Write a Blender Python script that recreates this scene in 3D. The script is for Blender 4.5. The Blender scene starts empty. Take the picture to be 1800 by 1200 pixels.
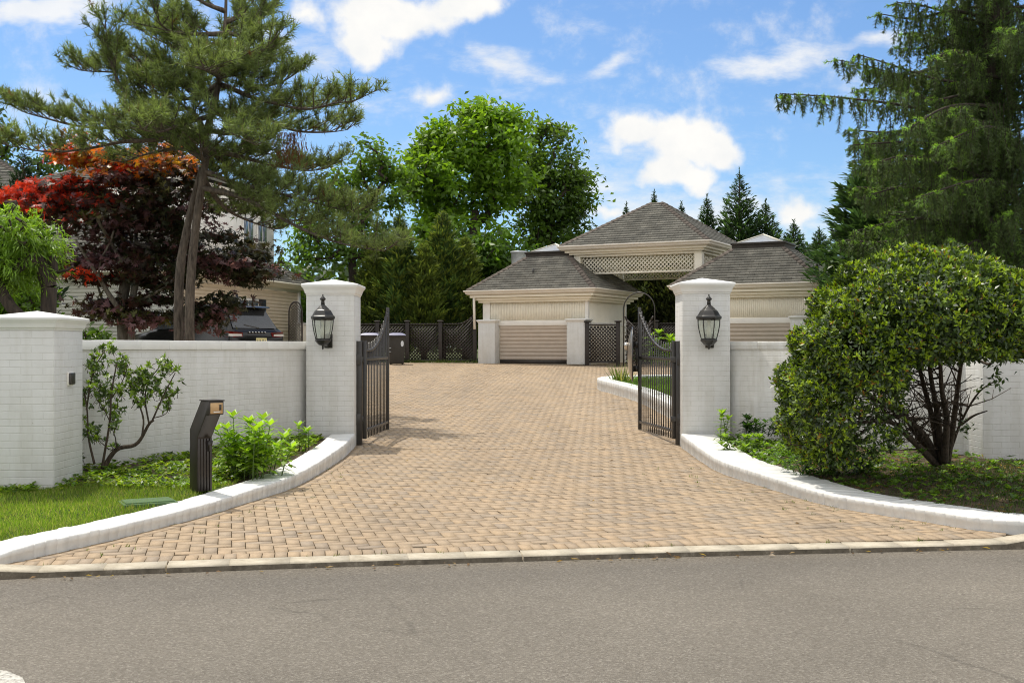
import bpy, bmesh, math, random
import numpy as np
from mathutils import Vector, Matrix
R = math.radians
C = bpy.context.scene.collection
rng = np.random.default_rng(11)
F, H, CX, CY = 2000.0, 1.5, 900.0, 610.0

def at(px, py, Y):
    """world point seen at a photo pixel, Y metres in front of the street"""
    return np.array([(px-CX)/F*Y, Y, H-(py-CY)/F*Y])
def atx(px, Y): return (px-CX)/F*Y

def zd(Y):      # driveway surface
    return np.interp(Y, [7.2, 8.0, 15.4, 39.0, 60.0, 400], [0.045, 0.05, 0.145, 0.93, 1.2, 1.2])
def zb(Y):      # planting beds by the gate
    return np.interp(Y, [7.4, 8, 9, 10.5, 12, 15.4, 17], [.10, .125, .15, .215, .24, .305, .32])
def zc(Y):      # top of the white brick curbs
    return np.interp(Y, [7.4, 7.9, 9, 10, 11.5, 13.5, 15.6], [.12, .155, .165, .185, .225, .28, .34])

# ------------------------------------------------------------------ objects
def thing(name, label, cat, loc=(0, 0, 0), rotz=0.0, group=None):
    o = bpy.data.objects.new(name, None); C.objects.link(o)
    o.empty_display_size = .2
    o.location = loc; o.rotation_euler = (0, 0, rotz)
    o['label'] = label; o['category'] = cat
    if group: o['group'] = group
    return o
def tag(o, label=None, cat=None, group=None, kind=None):
    if label: o['label'] = label
    if cat: o['category'] = cat
    if group: o['group'] = group
    if kind: o['kind'] = kind
    return o
def copy_tree(o, parent=None):
    c = o.copy(); C.objects.link(c)
    if parent: c.parent = parent
    for ch in list(o.children): copy_tree(ch, c)
    return c

class MB:
    def __init__(s): s.v = []; s.f = []; s.n = 0; s.col = []
    def add(s, V, Fs, col=None):
        V = np.asarray(V, dtype=np.float64).reshape(-1, 3)
        for A in (Fs if isinstance(Fs, list) else [Fs]):
            A = np.asarray(A, dtype=np.int64)
            if A.ndim == 1: A = A[None, :]
            if len(A): s.f.append(A + s.n)
        s.v.append(V); s.n += len(V)
        if col is not None:
            col = np.asarray(col, dtype=np.float32)
            if col.ndim == 1: col = np.tile(col, (len(V), 1))
            s.col.append(col)
        return s
    def box(s, x0, x1, y0, y1, z0, z1, M=None):
        V = np.array([[x, y, z] for z in (z0, z1) for y in (y0, y1) for x in (x0, x1)], float)
        if M is not None: V = xf(M, V)
        return s.add(V, np.array([[0, 2, 3, 1], [4, 5, 7, 6], [0, 1, 5, 4], [2, 6, 7, 3], [0, 4, 6, 2], [1, 3, 7, 5]]))
    def bar(s, a, b, w, h=None, up=(0, 0, 1)):
        a, b = np.array(a, float), np.array(b, float); h = h or w
        d = b-a; d = d/np.linalg.norm(d); up = np.array(up, float)
        if abs(d@up) > .98: up = np.array([0, 1., 0])
        sd = np.cross(d, up); sd /= np.linalg.norm(sd); u = np.cross(sd, d)
        V = []
        for p in (a, b):
            for i, j in ((-1, -1), (1, -1), (1, 1), (-1, 1)): V.append(p+sd*i*w/2+u*j*h/2)
        return s.add(V, [np.array([[0, 1, 2, 3], [7, 6, 5, 4], [0, 4, 5, 1], [1, 5, 6, 2], [2, 6, 7, 3], [3, 7, 4, 0]])])
    def prism(s, poly, d0, d1, axis='z', M=None):
        n = len(poly); V = []
        for d in (d0, d1):
            for p in poly:
                V.append((p[0], p[1], d) if axis == 'z' else (p[0], d, p[1]) if axis == 'y' else (d, p[0], p[1]))
        V = np.array(V, float)
        if M is not None: V = xf(M, V)
        Q = np.array([[i, (i+1) % n, n+(i+1) % n, n+i] for i in range(n)])
        s.add(V, Q); k = s.n-2*n
        s.f.append(np.arange(n)[::-1][None, :]+k); s.f.append((np.arange(n)+n)[None, :]+k)
        return s
    def tube(s, P, r, n=8, cap=True):
        P = np.asarray(P, float); m = len(P); r = np.broadcast_to(np.asarray(r, float), (m,))
        T = np.gradient(P, axis=0); T /= np.linalg.norm(T, axis=1)[:, None]+1e-12
        ref = np.array([0, 0, 1.]) if abs(T[0][2]) < .9 else np.array([0, 1., 0])
        V = []
        u = ref-T[0]*(ref@T[0]); u /= np.linalg.norm(u)
        for i in range(m):
            u = u-T[i]*(u@T[i]); u /= np.linalg.norm(u)+1e-12
            w = np.cross(T[i], u)
            a = np.arange(n)*2*math.pi/n
            V.append(P[i]+r[i]*(np.cos(a)[:, None]*u+np.sin(a)[:, None]*w))
        V = np.concatenate(V)
        Q = [[i*n+j, i*n+(j+1) % n, (i+1)*n+(j+1) % n, (i+1)*n+j] for i in range(m-1) for j in range(n)]
        k = s.n; s.add(V, np.array(Q))
        if cap:
            s.f.append(np.arange(n)[::-1][None, :]+k); s.f.append(np.arange(n)[None, :]+k+(m-1)*n)
        return s
    def lathe(s, prof, c=(0, 0, 0), n=24, rot=0.0, sx=1, sy=1):
        V = []; a = np.arange(n)*2*math.pi/n+rot
        for r, z in prof: V.append(np.stack([c[0]+sx*r*np.cos(a), c[1]+sy*r*np.sin(a), np.full(n, c[2]+z)], 1))
        m = len(prof)
        Q = [[i*n+j, i*n+(j+1) % n, (i+1)*n+(j+1) % n, (i+1)*n+j] for i in range(m-1) for j in range(n)]
        k = s.n; s.add(np.concatenate(V), np.array(Q))
        s.f.append(np.arange(n)[::-1][None, :]+k); s.f.append(np.arange(n)[None, :]+k+(m-1)*n)
        return s
    def rect_lathe(s, hx, hy, prof, c=(0, 0, 0)):
        V = []
        for o, z in prof:
            V += [(c[0]-hx-o, c[1]-hy-o, c[2]+z), (c[0]+hx+o, c[1]-hy-o, c[2]+z), (c[0]+hx+o, c[1]+hy+o, c[2]+z), (c[0]-hx-o, c[1]+hy+o, c[2]+z)]
        m = len(prof)
        Q = [[i*4+j, i*4+(j+1) % 4, (i+1)*4+(j+1) % 4, (i+1)*4+j] for i in range(m-1) for j in range(4)]
        k = s.n; s.add(V, np.array(Q))
        s.f.append(np.array([[3, 2, 1, 0]])+k); s.f.append(np.arange(4)[None, :]+k+(m-1)*4)
        return s
    def build(s, name, mat, parent=None, smooth=False, bevel=0, uv=True):
        me = bpy.data.meshes.new(name)
        V = np.concatenate(s.v) if s.v else np.zeros((0, 3))
        ls, lt, lv = [], [], []; o = 0
        for A in s.f:
            k = A.shape[1]; n = len(A)
            ls.append(o+np.arange(n)*k); lt.append(np.full(n, k)); lv.append(A.ravel()); o += n*k
        lv = np.concatenate(lv); ls = np.concatenate(ls); lt = np.concatenate(lt)
        me.vertices.add(len(V)); me.vertices.foreach_set('co', V.astype(np.float32).ravel())
        me.loops.add(len(lv)); me.loops.foreach_set('vertex_index', lv.astype(np.int32))
        me.polygons.add(len(ls)); me.polygons.foreach_set('loop_start', ls.astype(np.int32))
        me.polygons.foreach_set('loop_total', lt.astype(np.int32))
        me.update(calc_edges=True)
        if uv:
            N = np.empty(len(ls)*3, np.float32); me.polygons.foreach_get('normal', N); N = N.reshape(-1, 3)
            NL = np.repeat(N, lt, axis=0); P = V[lv]
            flat = np.abs(NL[:, 2]) > .97
            T = np.stack([-NL[:, 1], NL[:, 0], np.zeros(len(NL))], 1); T /= np.linalg.norm(T, axis=1)[:, None]+1e-9
            T[flat] = (1, 0, 0); B = np.cross(NL, T); B[flat] = (0, 1, 0)
            UV = np.stack([(P*T).sum(1), (P*B).sum(1)], 1)
            l = me.uv_layers.new(name='UVMap'); l.data.foreach_set('uv', UV.astype(np.float32).ravel())
        if s.col:
            col = np.concatenate(s.col)
            if col.shape[1] == 3: col = np.concatenate([col, np.ones((len(col), 1), np.float32)], 1)
            a = me.attributes.new('tint', 'FLOAT_COLOR', 'POINT'); a.data.foreach_set('color', col.astype(np.float32).ravel())
        if smooth: me.polygons.foreach_set('use_smooth', np.ones(len(ls), bool))
        me.materials.append(mat)
        ob = bpy.data.objects.new(name, me); C.objects.link(ob)
        if parent is not None: ob.parent = parent
        if bevel:
            b = ob.modifiers.new('bevel', 'BEVEL'); b.width = bevel; b.segments = 2; b.limit_method = 'ANGLE'; b.angle_limit = R(35)
        return ob
def xf(M, V):
    M = np.array(M); return V@M[:3, :3].T+M[:3, 3]
def rot(z, loc=(0, 0, 0)): return Matrix.Translation(loc)@Matrix.Rotation(z, 4, 'Z')

# ------------------------------------------------------------------ materials
def newmat(name):
    m = bpy.data.materials.new(name); m.use_nodes = True
    nt = m.node_tree; b = nt.nodes['Principled BSDF']
    return m, nt, b
def nd(nt, t, **k):
    n = nt.nodes.new(t)
    for a, v in k.items(): setattr(n, a, v)
    return n
def L(nt, a, b): nt.links.new(a, b)
def ramp(nt, stops):
    r = nd(nt, 'ShaderNodeValToRGB'); e = r.color_ramp.elements
    while len(e) < len(stops): e.new(.5)
    for i, (p, c) in enumerate(stops): e[i].position = p; e[i].color = (*c, 1) if len(c) == 3 else c
    return r
def mixc(nt, fac, a, b, blend='MIX'):
    m = nd(nt, 'ShaderNodeMix', data_type='RGBA', blend_type=blend)
    for sock, v in ((m.inputs[0], fac), (m.inputs[6], a), (m.inputs[7], b)):
        if hasattr(v, 'links') or hasattr(v, 'is_output'): L(nt, v, sock)
        elif isinstance(v, (int, float)): sock.default_value = v
        else: sock.default_value = (*v, 1)
    return m.outputs[2]
def math_(nt, op, a, b=None, c=None, clamp=False):
    m = nd(nt, 'ShaderNodeMath', operation=op, use_clamp=clamp)
    for i, v in enumerate((a, b, c)):
        if v is None: continue
        if isinstance(v, (int, float)): m.inputs[i].default_value = v
        else: L(nt, v, m.inputs[i])
    return m.outputs[0]
def noise(nt, scale, detail=4, rough=.55, vec=None, out='Fac'):
    n = nd(nt, 'ShaderNodeTexNoise'); n.inputs['Scale'].default_value = scale
    n.inputs['Detail'].default_value = detail; n.inputs['Roughness'].default_value = rough
    if vec is not None: L(nt, vec, n.inputs['Vector'])
    return n.outputs[out]
def bump(nt, b, h, strength=.3, dist=.01):
    n = nd(nt, 'ShaderNodeBump'); n.inputs['Strength'].default_value = strength; n.inputs['Distance'].default_value = dist
    L(nt, h, n.inputs['Height']); L(nt, n.outputs[0], b.inputs['Normal'])
def objco(nt): return nd(nt, 'ShaderNodeTexCoord').outputs['Object']
def uvco(nt): return nd(nt, 'ShaderNodeTexCoord').outputs['UV']

def plain(name, col, rough=.6, metal=0, var=.12, sc=3, spec=.5, bumpy=0):
    m, nt, b = newmat(name); v = objco(nt)
    n = noise(nt, sc, 6, .6, v)
    r = ramp(nt, [(.3, tuple(c*(1-var) for c in col)), (.7, tuple(min(1, c*(1+var)) for c in col))])
    L(nt, n, r.inputs[0]); L(nt, r.outputs[0], b.inputs['Base Color'])
    b.inputs['Roughness'].default_value = rough; b.inputs['Metallic'].default_value = metal
    b.inputs['Specular IOR Level'].default_value = spec
    if bumpy: bump(nt, b, noise(nt, sc*14, 4, .6, v), bumpy, .004)
    return m

def painted_brick(name, col=(.715, .71, .69), grime=1.3):
    m, nt, b = newmat(name); uv = uvco(nt); ob = objco(nt)
    wob = mixc(nt, .016, uv, noise(nt, 5.0, 3, .5, ob, 'Color'), 'ADD')
    bt = nd(nt, 'ShaderNodeTexBrick'); L(nt, wob, bt.inputs['Vector'])
    bt.inputs['Scale'].default_value = 1; bt.inputs['Mortar Size'].default_value = .0052; bt.inputs['Mortar Smooth'].default_value = .75
    bt.inputs['Brick Width'].default_value = .203; bt.inputs['Row Height'].default_value = .0677; bt.offset = .5
    bt.inputs['Color1'].default_value = (.965, .965, .965, 1); bt.inputs['Color2'].default_value = (1, 1, 1, 1); bt.inputs['Mortar'].default_value = (.91, .905, .89, 1)
    # weathering streaks and patches
    st = nd(nt, 'ShaderNodeMapping'); L(nt, ob, st.inputs[0]); st.inputs['Scale'].default_value = (9, 9, 1.1)
    s1 = ramp(nt, [(.45, (1, 1, 1)), (.8, tuple(1-grime*x for x in (.10, .11, .14)))]); L(nt, noise(nt, 1, 5, .6, st.outputs[0]), s1.inputs[0])
    s2 = ramp(nt, [(.35, (1, 1, 1)), (.75, tuple(1-grime*x for x in (.10, .105, .12)))]); L(nt, noise(nt, 2.2, 6, .65, ob), s2.inputs[0])
    base = mixc(nt, 1.0, col, bt.outputs['Color'], 'MULTIPLY')
    base = mixc(nt, 1.0, base, s1.outputs[0], 'MULTIPLY'); base = mixc(nt, 1.0, base, s2.outputs[0], 'MULTIPLY')
    sp = ramp(nt, [(.0, (.55, .5, .42)), (.27, (.55, .5, .42)), (.3, (1, 1, 1))]); L(nt, noise(nt, 26, 3, .6, ob), sp.inputs[0])
    base = mixc(nt, .5*grime, base, mixc(nt, 1.0, base, sp.outputs[0], 'MULTIPLY'))
    L(nt, base, b.inputs['Base Color']); b.inputs['Roughness'].default_value = .62
    inv = math_(nt, 'SUBTRACT', 1.0, bt.outputs['Fac'])
    h = math_(nt, 'ADD', inv, math_(nt, 'MULTIPLY', noise(nt, 30, 4, .6, ob), .45))
    bump(nt, b, h, .42, .006)
    return m

def shingles(name):
    m, nt, b = newmat(name); uv = uvco(nt); ob = objco(nt)
    bt = nd(nt, 'ShaderNodeTexBrick'); L(nt, uv, bt.inputs['Vector'])
    bt.inputs['Scale'].default_value = 1; bt.inputs['Mortar Size'].default_value = .006; bt.inputs['Brick Width'].default_value = .3; bt.inputs['Row Height'].default_value = .14
    bt.inputs['Color1'].default_value = (.15, .146, .133, 1); bt.inputs['Color2'].default_value = (.235, .228, .207, 1); bt.inputs['Mortar'].default_value = (.075, .07, .06, 1); bt.offset = .37
    r = ramp(nt, [(.3, (.72, .72, .7)), (.7, (1.25, 1.22, 1.15))]); L(nt, noise(nt, 2.5, 6, .7, ob), r.inputs[0])
    c = mixc(nt, 1.0, bt.outputs['Color'], r.outputs[0], 'MULTIPLY')
    r2 = ramp(nt, [(.35, (.7, .7, .7)), (.65, (1.3, 1.3, 1.3))]); L(nt, noise(nt, 60, 2, .5, ob), r2.inputs[0])
    c = mixc(nt, 1.0, c, r2.outputs[0], 'MULTIPLY')
    L(nt, c, b.inputs['Base Color']); b.inputs['Roughness'].default_value = .9; b.inputs['Specular IOR Level'].default_value = .2
    bump(nt, b, noise(nt, 90, 3, .6, ob), .5, .006)
    return m

def leafmat(name, trans=.4, rough=.5, spec=.4, var=.25, tr_gain=(1.6, 1.7, .7)):
    m, nt, b = newmat(name)
    a = nd(nt, 'ShaderNodeAttribute', attribute_name='tint')
    g = nd(nt, 'ShaderNodeNewGeometry').outputs['Random Per Island']
    k = ramp(nt, [(0, (1-var,)*3), (1, (1+var,)*3)]); L(nt, g, k.inputs[0])
    c = mixc(nt, 1.0, a.outputs['Color'], k.outputs[0], 'MULTIPLY')
    L(nt, c, b.inputs['Base Color']); b.inputs['Roughness'].default_value = rough; b.inputs['Specular IOR Level'].default_value = spec
    t = nd(nt, 'ShaderNodeBsdfTranslucent'); L(nt, mixc(nt, 1.0, c, tr_gain, 'MULTIPLY'), t.inputs[0])
    mx = nd(nt, 'ShaderNodeMixShader'); mx.inputs[0].default_value = trans
    L(nt, b.outputs[0], mx.inputs[1]); L(nt, t.outputs[0], mx.inputs[2]); L(nt, mx.outputs[0], nt.nodes['Material Output'].inputs[0])
    return m

def bark(name, c0, c1, sc=1.0):
    m, nt, b = newmat(name); ob = objco(nt)
    mp = nd(nt, 'ShaderNodeMapping'); L(nt, ob, mp.inputs[0]); mp.inputs['Scale'].default_value = (22*sc, 22*sc, 4*sc)
    n = noise(nt, 1, 6, .7, mp.outputs[0]); r = ramp(nt, [(.35, c0), (.65, c1)]); L(nt, n, r.inputs[0])
    L(nt, r.outputs[0], b.inputs['Base Color']); b.inputs['Roughness'].default_value = .9; bump(nt, b, n, .9, .02)
    return m

def asphalt():
    m, nt, b = newmat('asphalt'); ob = objco(nt)
    v = nd(nt, 'ShaderNodeTexVoronoi'); v.inputs['Scale'].default_value = 110; L(nt, ob, v.inputs['Vector'])
    r = ramp(nt, [(0, (.14, .123, .10)), (.45, (.177, .157, .128)), (.82, (.205, .184, .152)), (1, (.275, .25, .21))])
    sep = nd(nt, 'ShaderNodeSeparateColor'); L(nt, v.outputs['Color'], sep.inputs[0]); L(nt, sep.outputs[0], r.inputs[0])
    big = ramp(nt, [(.3, (.86, .86, .86)), (.7, (1.1, 1.1, 1.1))]); L(nt, noise(nt, .45, 5, .6, ob), big.inputs[0])
    mid = ramp(nt, [(.3, (.86, .86, .86)), (.7, (1.13, 1.13, 1.13))]); L(nt, noise(nt, 42, 4, .75, ob), mid.inputs[0])
    c = mixc(nt, 1.0, r.outputs[0], big.outputs[0], 'MULTIPLY'); c = mixc(nt, 1.0, c, mid.outputs[0], 'MULTIPLY')
    L(nt, c, b.inputs['Base Color']); b.inputs['Roughness'].default_value = .88; b.inputs['Specular IOR Level'].default_value = .3
    sxy = nd(nt, 'ShaderNodeSeparateXYZ'); L(nt, ob, sxy.inputs[0])
    ky = math_(nt, 'SUBTRACT', sxy.outputs[1], math_(nt, 'MULTIPLY', sxy.outputs[0], .15)); ky = math_(nt, 'ADD', ky, math_(nt, 'MULTIPLY', noise(nt, 1.3, 3, .5, ob), .35))
    gut = ramp(nt, [(.0, (1, 1, 1)), (.35, (.93, .93, .94)), (.75, (.84, .84, .85)), (1, (.92, .9, .87))]); gm = nd(nt, 'ShaderNodeMapRange'); L(nt, ky, gm.inputs[0]); gm.inputs[1].default_value = 6.9; gm.inputs[2].default_value = 8.05; L(nt, gm.outputs[0], gut.inputs[0])
    c = mixc(nt, 1.0, c, gut.outputs[0], 'MULTIPLY')
    # hairline cracks and a few tar spots
    cv = nd(nt, 'ShaderNodeTexVoronoi', feature='DISTANCE_TO_EDGE'); cv.inputs['Scale'].default_value = .55; L(nt, mixc(nt, .18, ob, noise(nt, 2.5, 6, .65, ob, 'Color'), 'ADD'), cv.inputs['Vector'])
    ck = ramp(nt, [(0, (.75, .75, .75)), (.004, (.8, .8, .8)), (.008, (1, 1, 1))]); L(nt, cv.outputs['Distance'], ck.inputs[0])
    msk = ramp(nt, [(.52, (0, 0, 0)), (.6, (1, 1, 1))]); L(nt, noise(nt, .6, 3, .5, ob), msk.inputs[0])
    c = mixc(nt, msk.outputs[0], c, mixc(nt, 1.0, c, ck.outputs[0], 'MULTIPLY'))
    L(nt, c, b.inputs['Base Color'])
    h = math_(nt, 'ADD', v.outputs['Distance'], math_(nt, 'MULTIPLY', noise(nt, 60, 4, .7, ob), 1.4)); bump(nt, b, h, .8, .008)
    return m

def paver():
    m, nt, b = newmat('paver'); ob = objco(nt)
    g = nd(nt, 'ShaderNodeNewGeometry').outputs['Random Per Island']
    r = ramp(nt, [(0, (.335, .276, .21)), (.2, (.36, .286, .204)), (.45, (.39, .302, .205)), (.7, (.412, .32, .22)), (.88, (.43, .325, .212)), (1, (.365, .30, .225))])
    L(nt, g, r.inputs[0])
    big = ramp(nt, [(.3, (.93, .94, .95)), (.72, (1.06, 1.05, 1.04))]); L(nt, noise(nt, .33, 5, .6, ob), big.inputs[0])
    fine = ramp(nt, [(.3, (.82, .82, .82)), (.7, (1.16, 1.16, 1.16))]); L(nt, noise(nt, 70, 4, .7, ob), fine.inputs[0])
    c = mixc(nt, 1.0, r.outputs[0], big.outputs[0], 'MULTIPLY'); c = mixc(nt, 1.0, c, fine.outputs[0], 'MULTIPLY')
    mpv = nd(nt, 'ShaderNodeMapping'); L(nt, ob, mpv.inputs[0]); mpv.inputs['Scale'].default_value = (1.1, .16, 1)
    lane = ramp(nt, [(.32, (.91, .91, .92)), (.7, (1.08, 1.08, 1.08))]); L(nt, noise(nt, 1, 4, .55, mpv.outputs[0]), lane.inputs[0])
    c = mixc(nt, 1.0, c, lane.outputs[0], 'MULTIPLY')
    stn = ramp(nt, [(.0, (.62, .58, .54)), (.24, (.62, .58, .54)), (.31, (1, 1, 1))]); L(nt, noise(nt, 1.7, 5, .6, ob), stn.inputs[0])
    c = mixc(nt, .8, c, mixc(nt, 1.0, c, stn.outputs[0], 'MULTIPLY'))
    # pale efflorescence patches
    e = ramp(nt, [(.58, (0, 0, 0)), (.78, (1, 1, 1))]); L(nt, noise(nt, .8, 6, .7, ob), e.inputs[0])
    c = mixc(nt, math_(nt, 'MULTIPLY', e.outputs[0], .22), c, (.50, .42, .32)); c = mixc(nt, 1.0, c, (.95, .925, .90), 'MULTIPLY')
    L(nt, c, b.inputs['Base Color']); b.inputs['Roughness'].default_value = .85; b.inputs['Specular IOR Level'].default_value = .3
    bump(nt, b, noise(nt, 120, 3, .6, ob), .2, .003)
    return m

def soil(name, cols, sc=9, dist=.03):
    m, nt, b = newmat(name); ob = objco(nt)
    n = noise(nt, sc, 8, .75, ob); r = ramp(nt, cols); L(nt, n, r.inputs[0])
    L(nt, r.outputs[0], b.inputs['Base Color']); b.inputs['Roughness'].default_value = .95; b.inputs['Specular IOR Level'].default_value = .15
    bump(nt, b, noise(nt, sc*5, 6, .7, ob), .6, dist)
    return m
def glassm(name, tint=(.9, .95, .93), alpha=.22, rough=.03):
    m, nt, b = newmat(name)
    b.inputs['Base Color'].default_value = (*tint, 1); b.inputs['Roughness'].default_value = rough
    t = nd(nt, 'ShaderNodeBsdfTransparent'); t.inputs[0].default_value = (*tint, 1)
    mx = nd(nt, 'ShaderNodeMixShader'); mx.inputs[0].default_value = alpha
    L(nt, t.outputs[0], mx.inputs[1]); L(nt, b.outputs[0], mx.inputs[2]); L(nt, mx.outputs[0], nt.nodes['Material Output'].inputs[0])
    return m

M = {}
M['brick'] = painted_brick('painted_brick')
M['brick_old'] = painted_brick('painted_brick_worn', (.74, .735, .71), 2.1)
M['cap'] = plain('cap_paint', (.80, .795, .77), .5, 0, .05, 5, .4, .15)
M['curb'] = plain('curb_paint', (.69, .685, .66), .6, 0, .12, 6, .4, .5)
M['black'] = plain('black_metal', (.034, .030, .026), .38, .0, .3, 8, .6)
M['lantern'] = plain('lantern_metal', (.017, .015, .013), .35, 0, .3, 8, .6)
M['bronze'] = plain('bronze_metal', (.026, .02, .016), .36, .2, .2, 6, .6)
M['plate'] = plain('plate_metal', (.50, .33, .17), .4, .5, .1, 20)
M['chrome'] = plain('chrome', (.62, .60, .57), .22, 1, .05, 4)
M['mirror'] = plain('mirror_back', (.40, .36, .31), .3, .75, .12, 3)
M['asphalt'] = asphalt(); M['paver'] = paver()
M['joint'] = soil('joint_sand', [(.3, (.045, .034, .02)), (.7, (.10, .073, .042))], 12)
M['concrete'] = soil('kerb_concrete', [(.3, (.33, .285, .215)), (.5, (.47, .42, .33)), (.72, (.58, .52, .42))], 7, .004)
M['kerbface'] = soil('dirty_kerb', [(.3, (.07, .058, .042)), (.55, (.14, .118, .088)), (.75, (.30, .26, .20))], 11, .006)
M['soil'] = soil('bed_soil', [(.3, (.035, .026, .018)), (.5, (.09, .068, .045)), (.75, (.17, .125, .08))], 9)
M['turf'] = soil('turf_soil', [(.3, (.035, .055, .012)), (.7, (.075, .11, .025))], 11)
M['yard'] = soil('yard_ground', [(.3, (.04, .055, .02)), (.7, (.09, .10, .04))], 3)
M['roadpaint'] = soil('worn_road_paint', [(.35, (.16, .15, .13)), (.55, (.55, .53, .48)), (.8, (.66, .64, .58))], 60, .003)
M['cream'] = plain('cream_paint', (.89, .83, .69), .55, 0, .05, 3)
M['white'] = plain('white_trim', (.83, .80, .74), .5, 0, .05, 4)
M['gutter'] = plain('gutter_paint', (.78, .72, .63), .4, 0, .05, 4)
M['siding'] = plain('beige_siding', (.60, .52, .44), .55, 0, .06, 3)
M['siding2'] = plain('house_siding', (.68, .575, .44), .55, 0, .06, 3)
M['roof'] = shingles('roof_shingles')
M['hip'] = plain('hip_shingle', (.125, .105, .09), .9, 0, .3, 7, .2)
M['darkflash'] = plain('dark_flashing', (.035, .028, .022), .6, 0, .3, 5)
M['skyglass'] = plain('skylight_glass', (.27, .29, .32), .3, 0, .15, 2, .9)
M['galv'] = plain('galvanised', (.62, .64, .67), .4, .3, .15, 9)
M['redbrick'] = plain('red_brick', (.28, .10, .06), .8, 0, .25, 14)
M['lattice_b'] = plain('black_lattice', (.028, .021, .017), .6, 0, .3, 6)
M['bin'] = plain('bin_plastic', (.030, .028, .024), .5, 0, .15, 5)
M['binlid'] = plain('bin_lid_plastic', (.20, .20, .30), .45, 0, .1, 5)
M['carpaint'] = plain('car_paint', (.006, .0055, .0055), .16, 0, .05, 2, .45)
M['carglass'] = plain('car_glass', (.03, .032, .034), .06, 0, .3, 3, .8)
M['lampred'] = plain('lamp_red', (.22, .014, .01), .15, 0, .1, 8, .8)
M['lampclear'] = plain('lamp_clear', (.62, .60, .57), .15, 0, .05, 8, .8)
M['plateyel'] = plain('plate_yellow', (.70, .62, .30), .5, 0, .05, 8)
M['tyre'] = plain('tyre', (.02, .02, .02), .8, 0, .2, 8)
M['rim'] = plain('rim', (.4, .4, .4), .3, .9, .05, 8)
M['winglass'] = plain('window_glass', (.09, .11, .13), .05, 0, .2, 2, 1.0)
M['shutter'] = plain('shutter', (.02, .018, .018), .5, 0, .2, 5)
M['glass'] = glassm('lantern_glass', (.9, .93, .88), .2)
M['bulb'] = plain('frosted_tube', (.6, .58, .5), .5, 0, .05, 5)
M['utility'] = plain('green_lid', (.07, .13, .05), .85, 0, .1, 6)
M['barkpine'] = bark('pine_bark', (.04, .03, .022), (.165, .13, .10))
M['barkdark'] = bark('dark_bark', (.022, .016, .012), (.075, .055, .04))
M['barkgrey'] = bark('grey_bark', (.07, .06, .045), (.2, .17, .13), 1.5)
M['barkstem'] = bark('shrub_bark', (.028, .02, .013), (.10, .072, .048), 2)
M['greenstem'] = plain('green_stem', (.10, .16, .035), .6)
M['leaf'] = leafmat('broad_leaf', .48, .42, .45, .3, (1.7, 1.7, .5))
M['gloss'] = leafmat('glossy_leaf', .3, .42, .7, .35, (1.8, 1.7, .5))
M['needle'] = leafmat('needle', .42, .5, .35, .3, (1.5, 1.5, .7))
M['maple'] = leafmat('maple_leaf', .4, .42, .45, .3, (1.5, 1.2, .9))
M['grass'] = leafmat('grass_blade', .45, .5, .3, .3)
# ================================================================== GROUND, ROAD, DRIVE
KERB = np.array([(-60, -9), (-14, 5.2), (-8, 6.35), (-3.6, 7.27), (-3.09, 7.38), (-1.16, 7.75), (1.22, 8.12), (3.71, 8.43), (4.3, 8.49), (9, 8.75), (16, 8.9), (60, 9.2)], float)
def yk(x): return np.interp(x, KERB[:, 0], KERB[:, 1])
def smooth(P, step=.1):
    P = np.asarray(P, float); Q = np.vstack([2*P[0]-P[1], P, 2*P[-1]-P[-2]]); out = []
    for i in range(1, len(Q)-2):
        t = np.linspace(0, 1, 24, endpoint=False)[:, None]
        a, b, c, d = Q[i-1], Q[i], Q[i+1], Q[i+2]
        out.append(.5*(2*b+(c-a)*t+(2*a-5*b+4*c-d)*t*t+(-a+3*b-3*c+d)*t**3))
    S = np.vstack(out+[P[-1:]]); d = np.r_[0, np.cumsum(np.linalg.norm(np.diff(S, axis=0), axis=1))]
    n = max(2, int(round(d[-1]/step))); s = np.linspace(0, d[-1], n+1)
    return np.stack([np.interp(s, d, S[:, k]) for k in range(S.shape[1])], 1)
LC = smooth([(-2.12, 15.36), (-2.08, 13.8), (-2.16, 11.6), (-2.40, 10.4), (-2.63, 9.5), (-2.86, 8.86), (-3.0, 8.46), (-3.2, 8.02), (-3.39, 7.6), (-3.55, 7.42)])
RC = smooth([(2.28, 15.36), (2.27, 13.6), (2.31, 12.5), (2.56, 11.28), (2.80, 10.25), (3.14, 9.66), (3.39, 9.32), (3.59, 8.99), (3.85, 8.80), (4.2, 8.715), (4.7, 8.735), (5.3, 8.82)])
IC = smooth([(2.78, 16.3), (2.73, 18.5), (2.55, 22.6), (2.22, 25.0), (2.0, 26.3), (2.1, 27.2), (2.6, 27.8), (4, 28.3), (6.4, 28.6)], .2)
def xl(Y): return np.interp(Y, LC[::-1, 1], LC[::-1, 0])
def xr(Y): return np.interp(Y, RC[::-1, 1], RC[::-1, 0])

def sheet(name, mat, X0, X1, Y0, Y1, nx, ny, zf, mask=None, parent=None):
    xs = np.linspace(X0, X1, nx) if np.isscalar(X0) else X0; ys = np.linspace(Y0, Y1, ny) if np.isscalar(Y0) else Y0
    nx, ny = len(xs), len(ys)
    GX, GY = np.meshgrid(xs, ys); Z = zf(GX, GY)
    V = np.stack([GX.ravel(), GY.ravel(), Z.ravel()], 1)
    i, j = np.meshgrid(np.arange(nx-1), np.arange(ny-1)); a = (j*nx+i).ravel()
    Q = np.stack([a, a+1, a+nx+1, a+nx], 1)
    if mask is not None: Q = Q[mask(V[Q].mean(1))]
    b = MB(); b.add(V, Q); return b.build(name, mat, parent, smooth=True)

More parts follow.
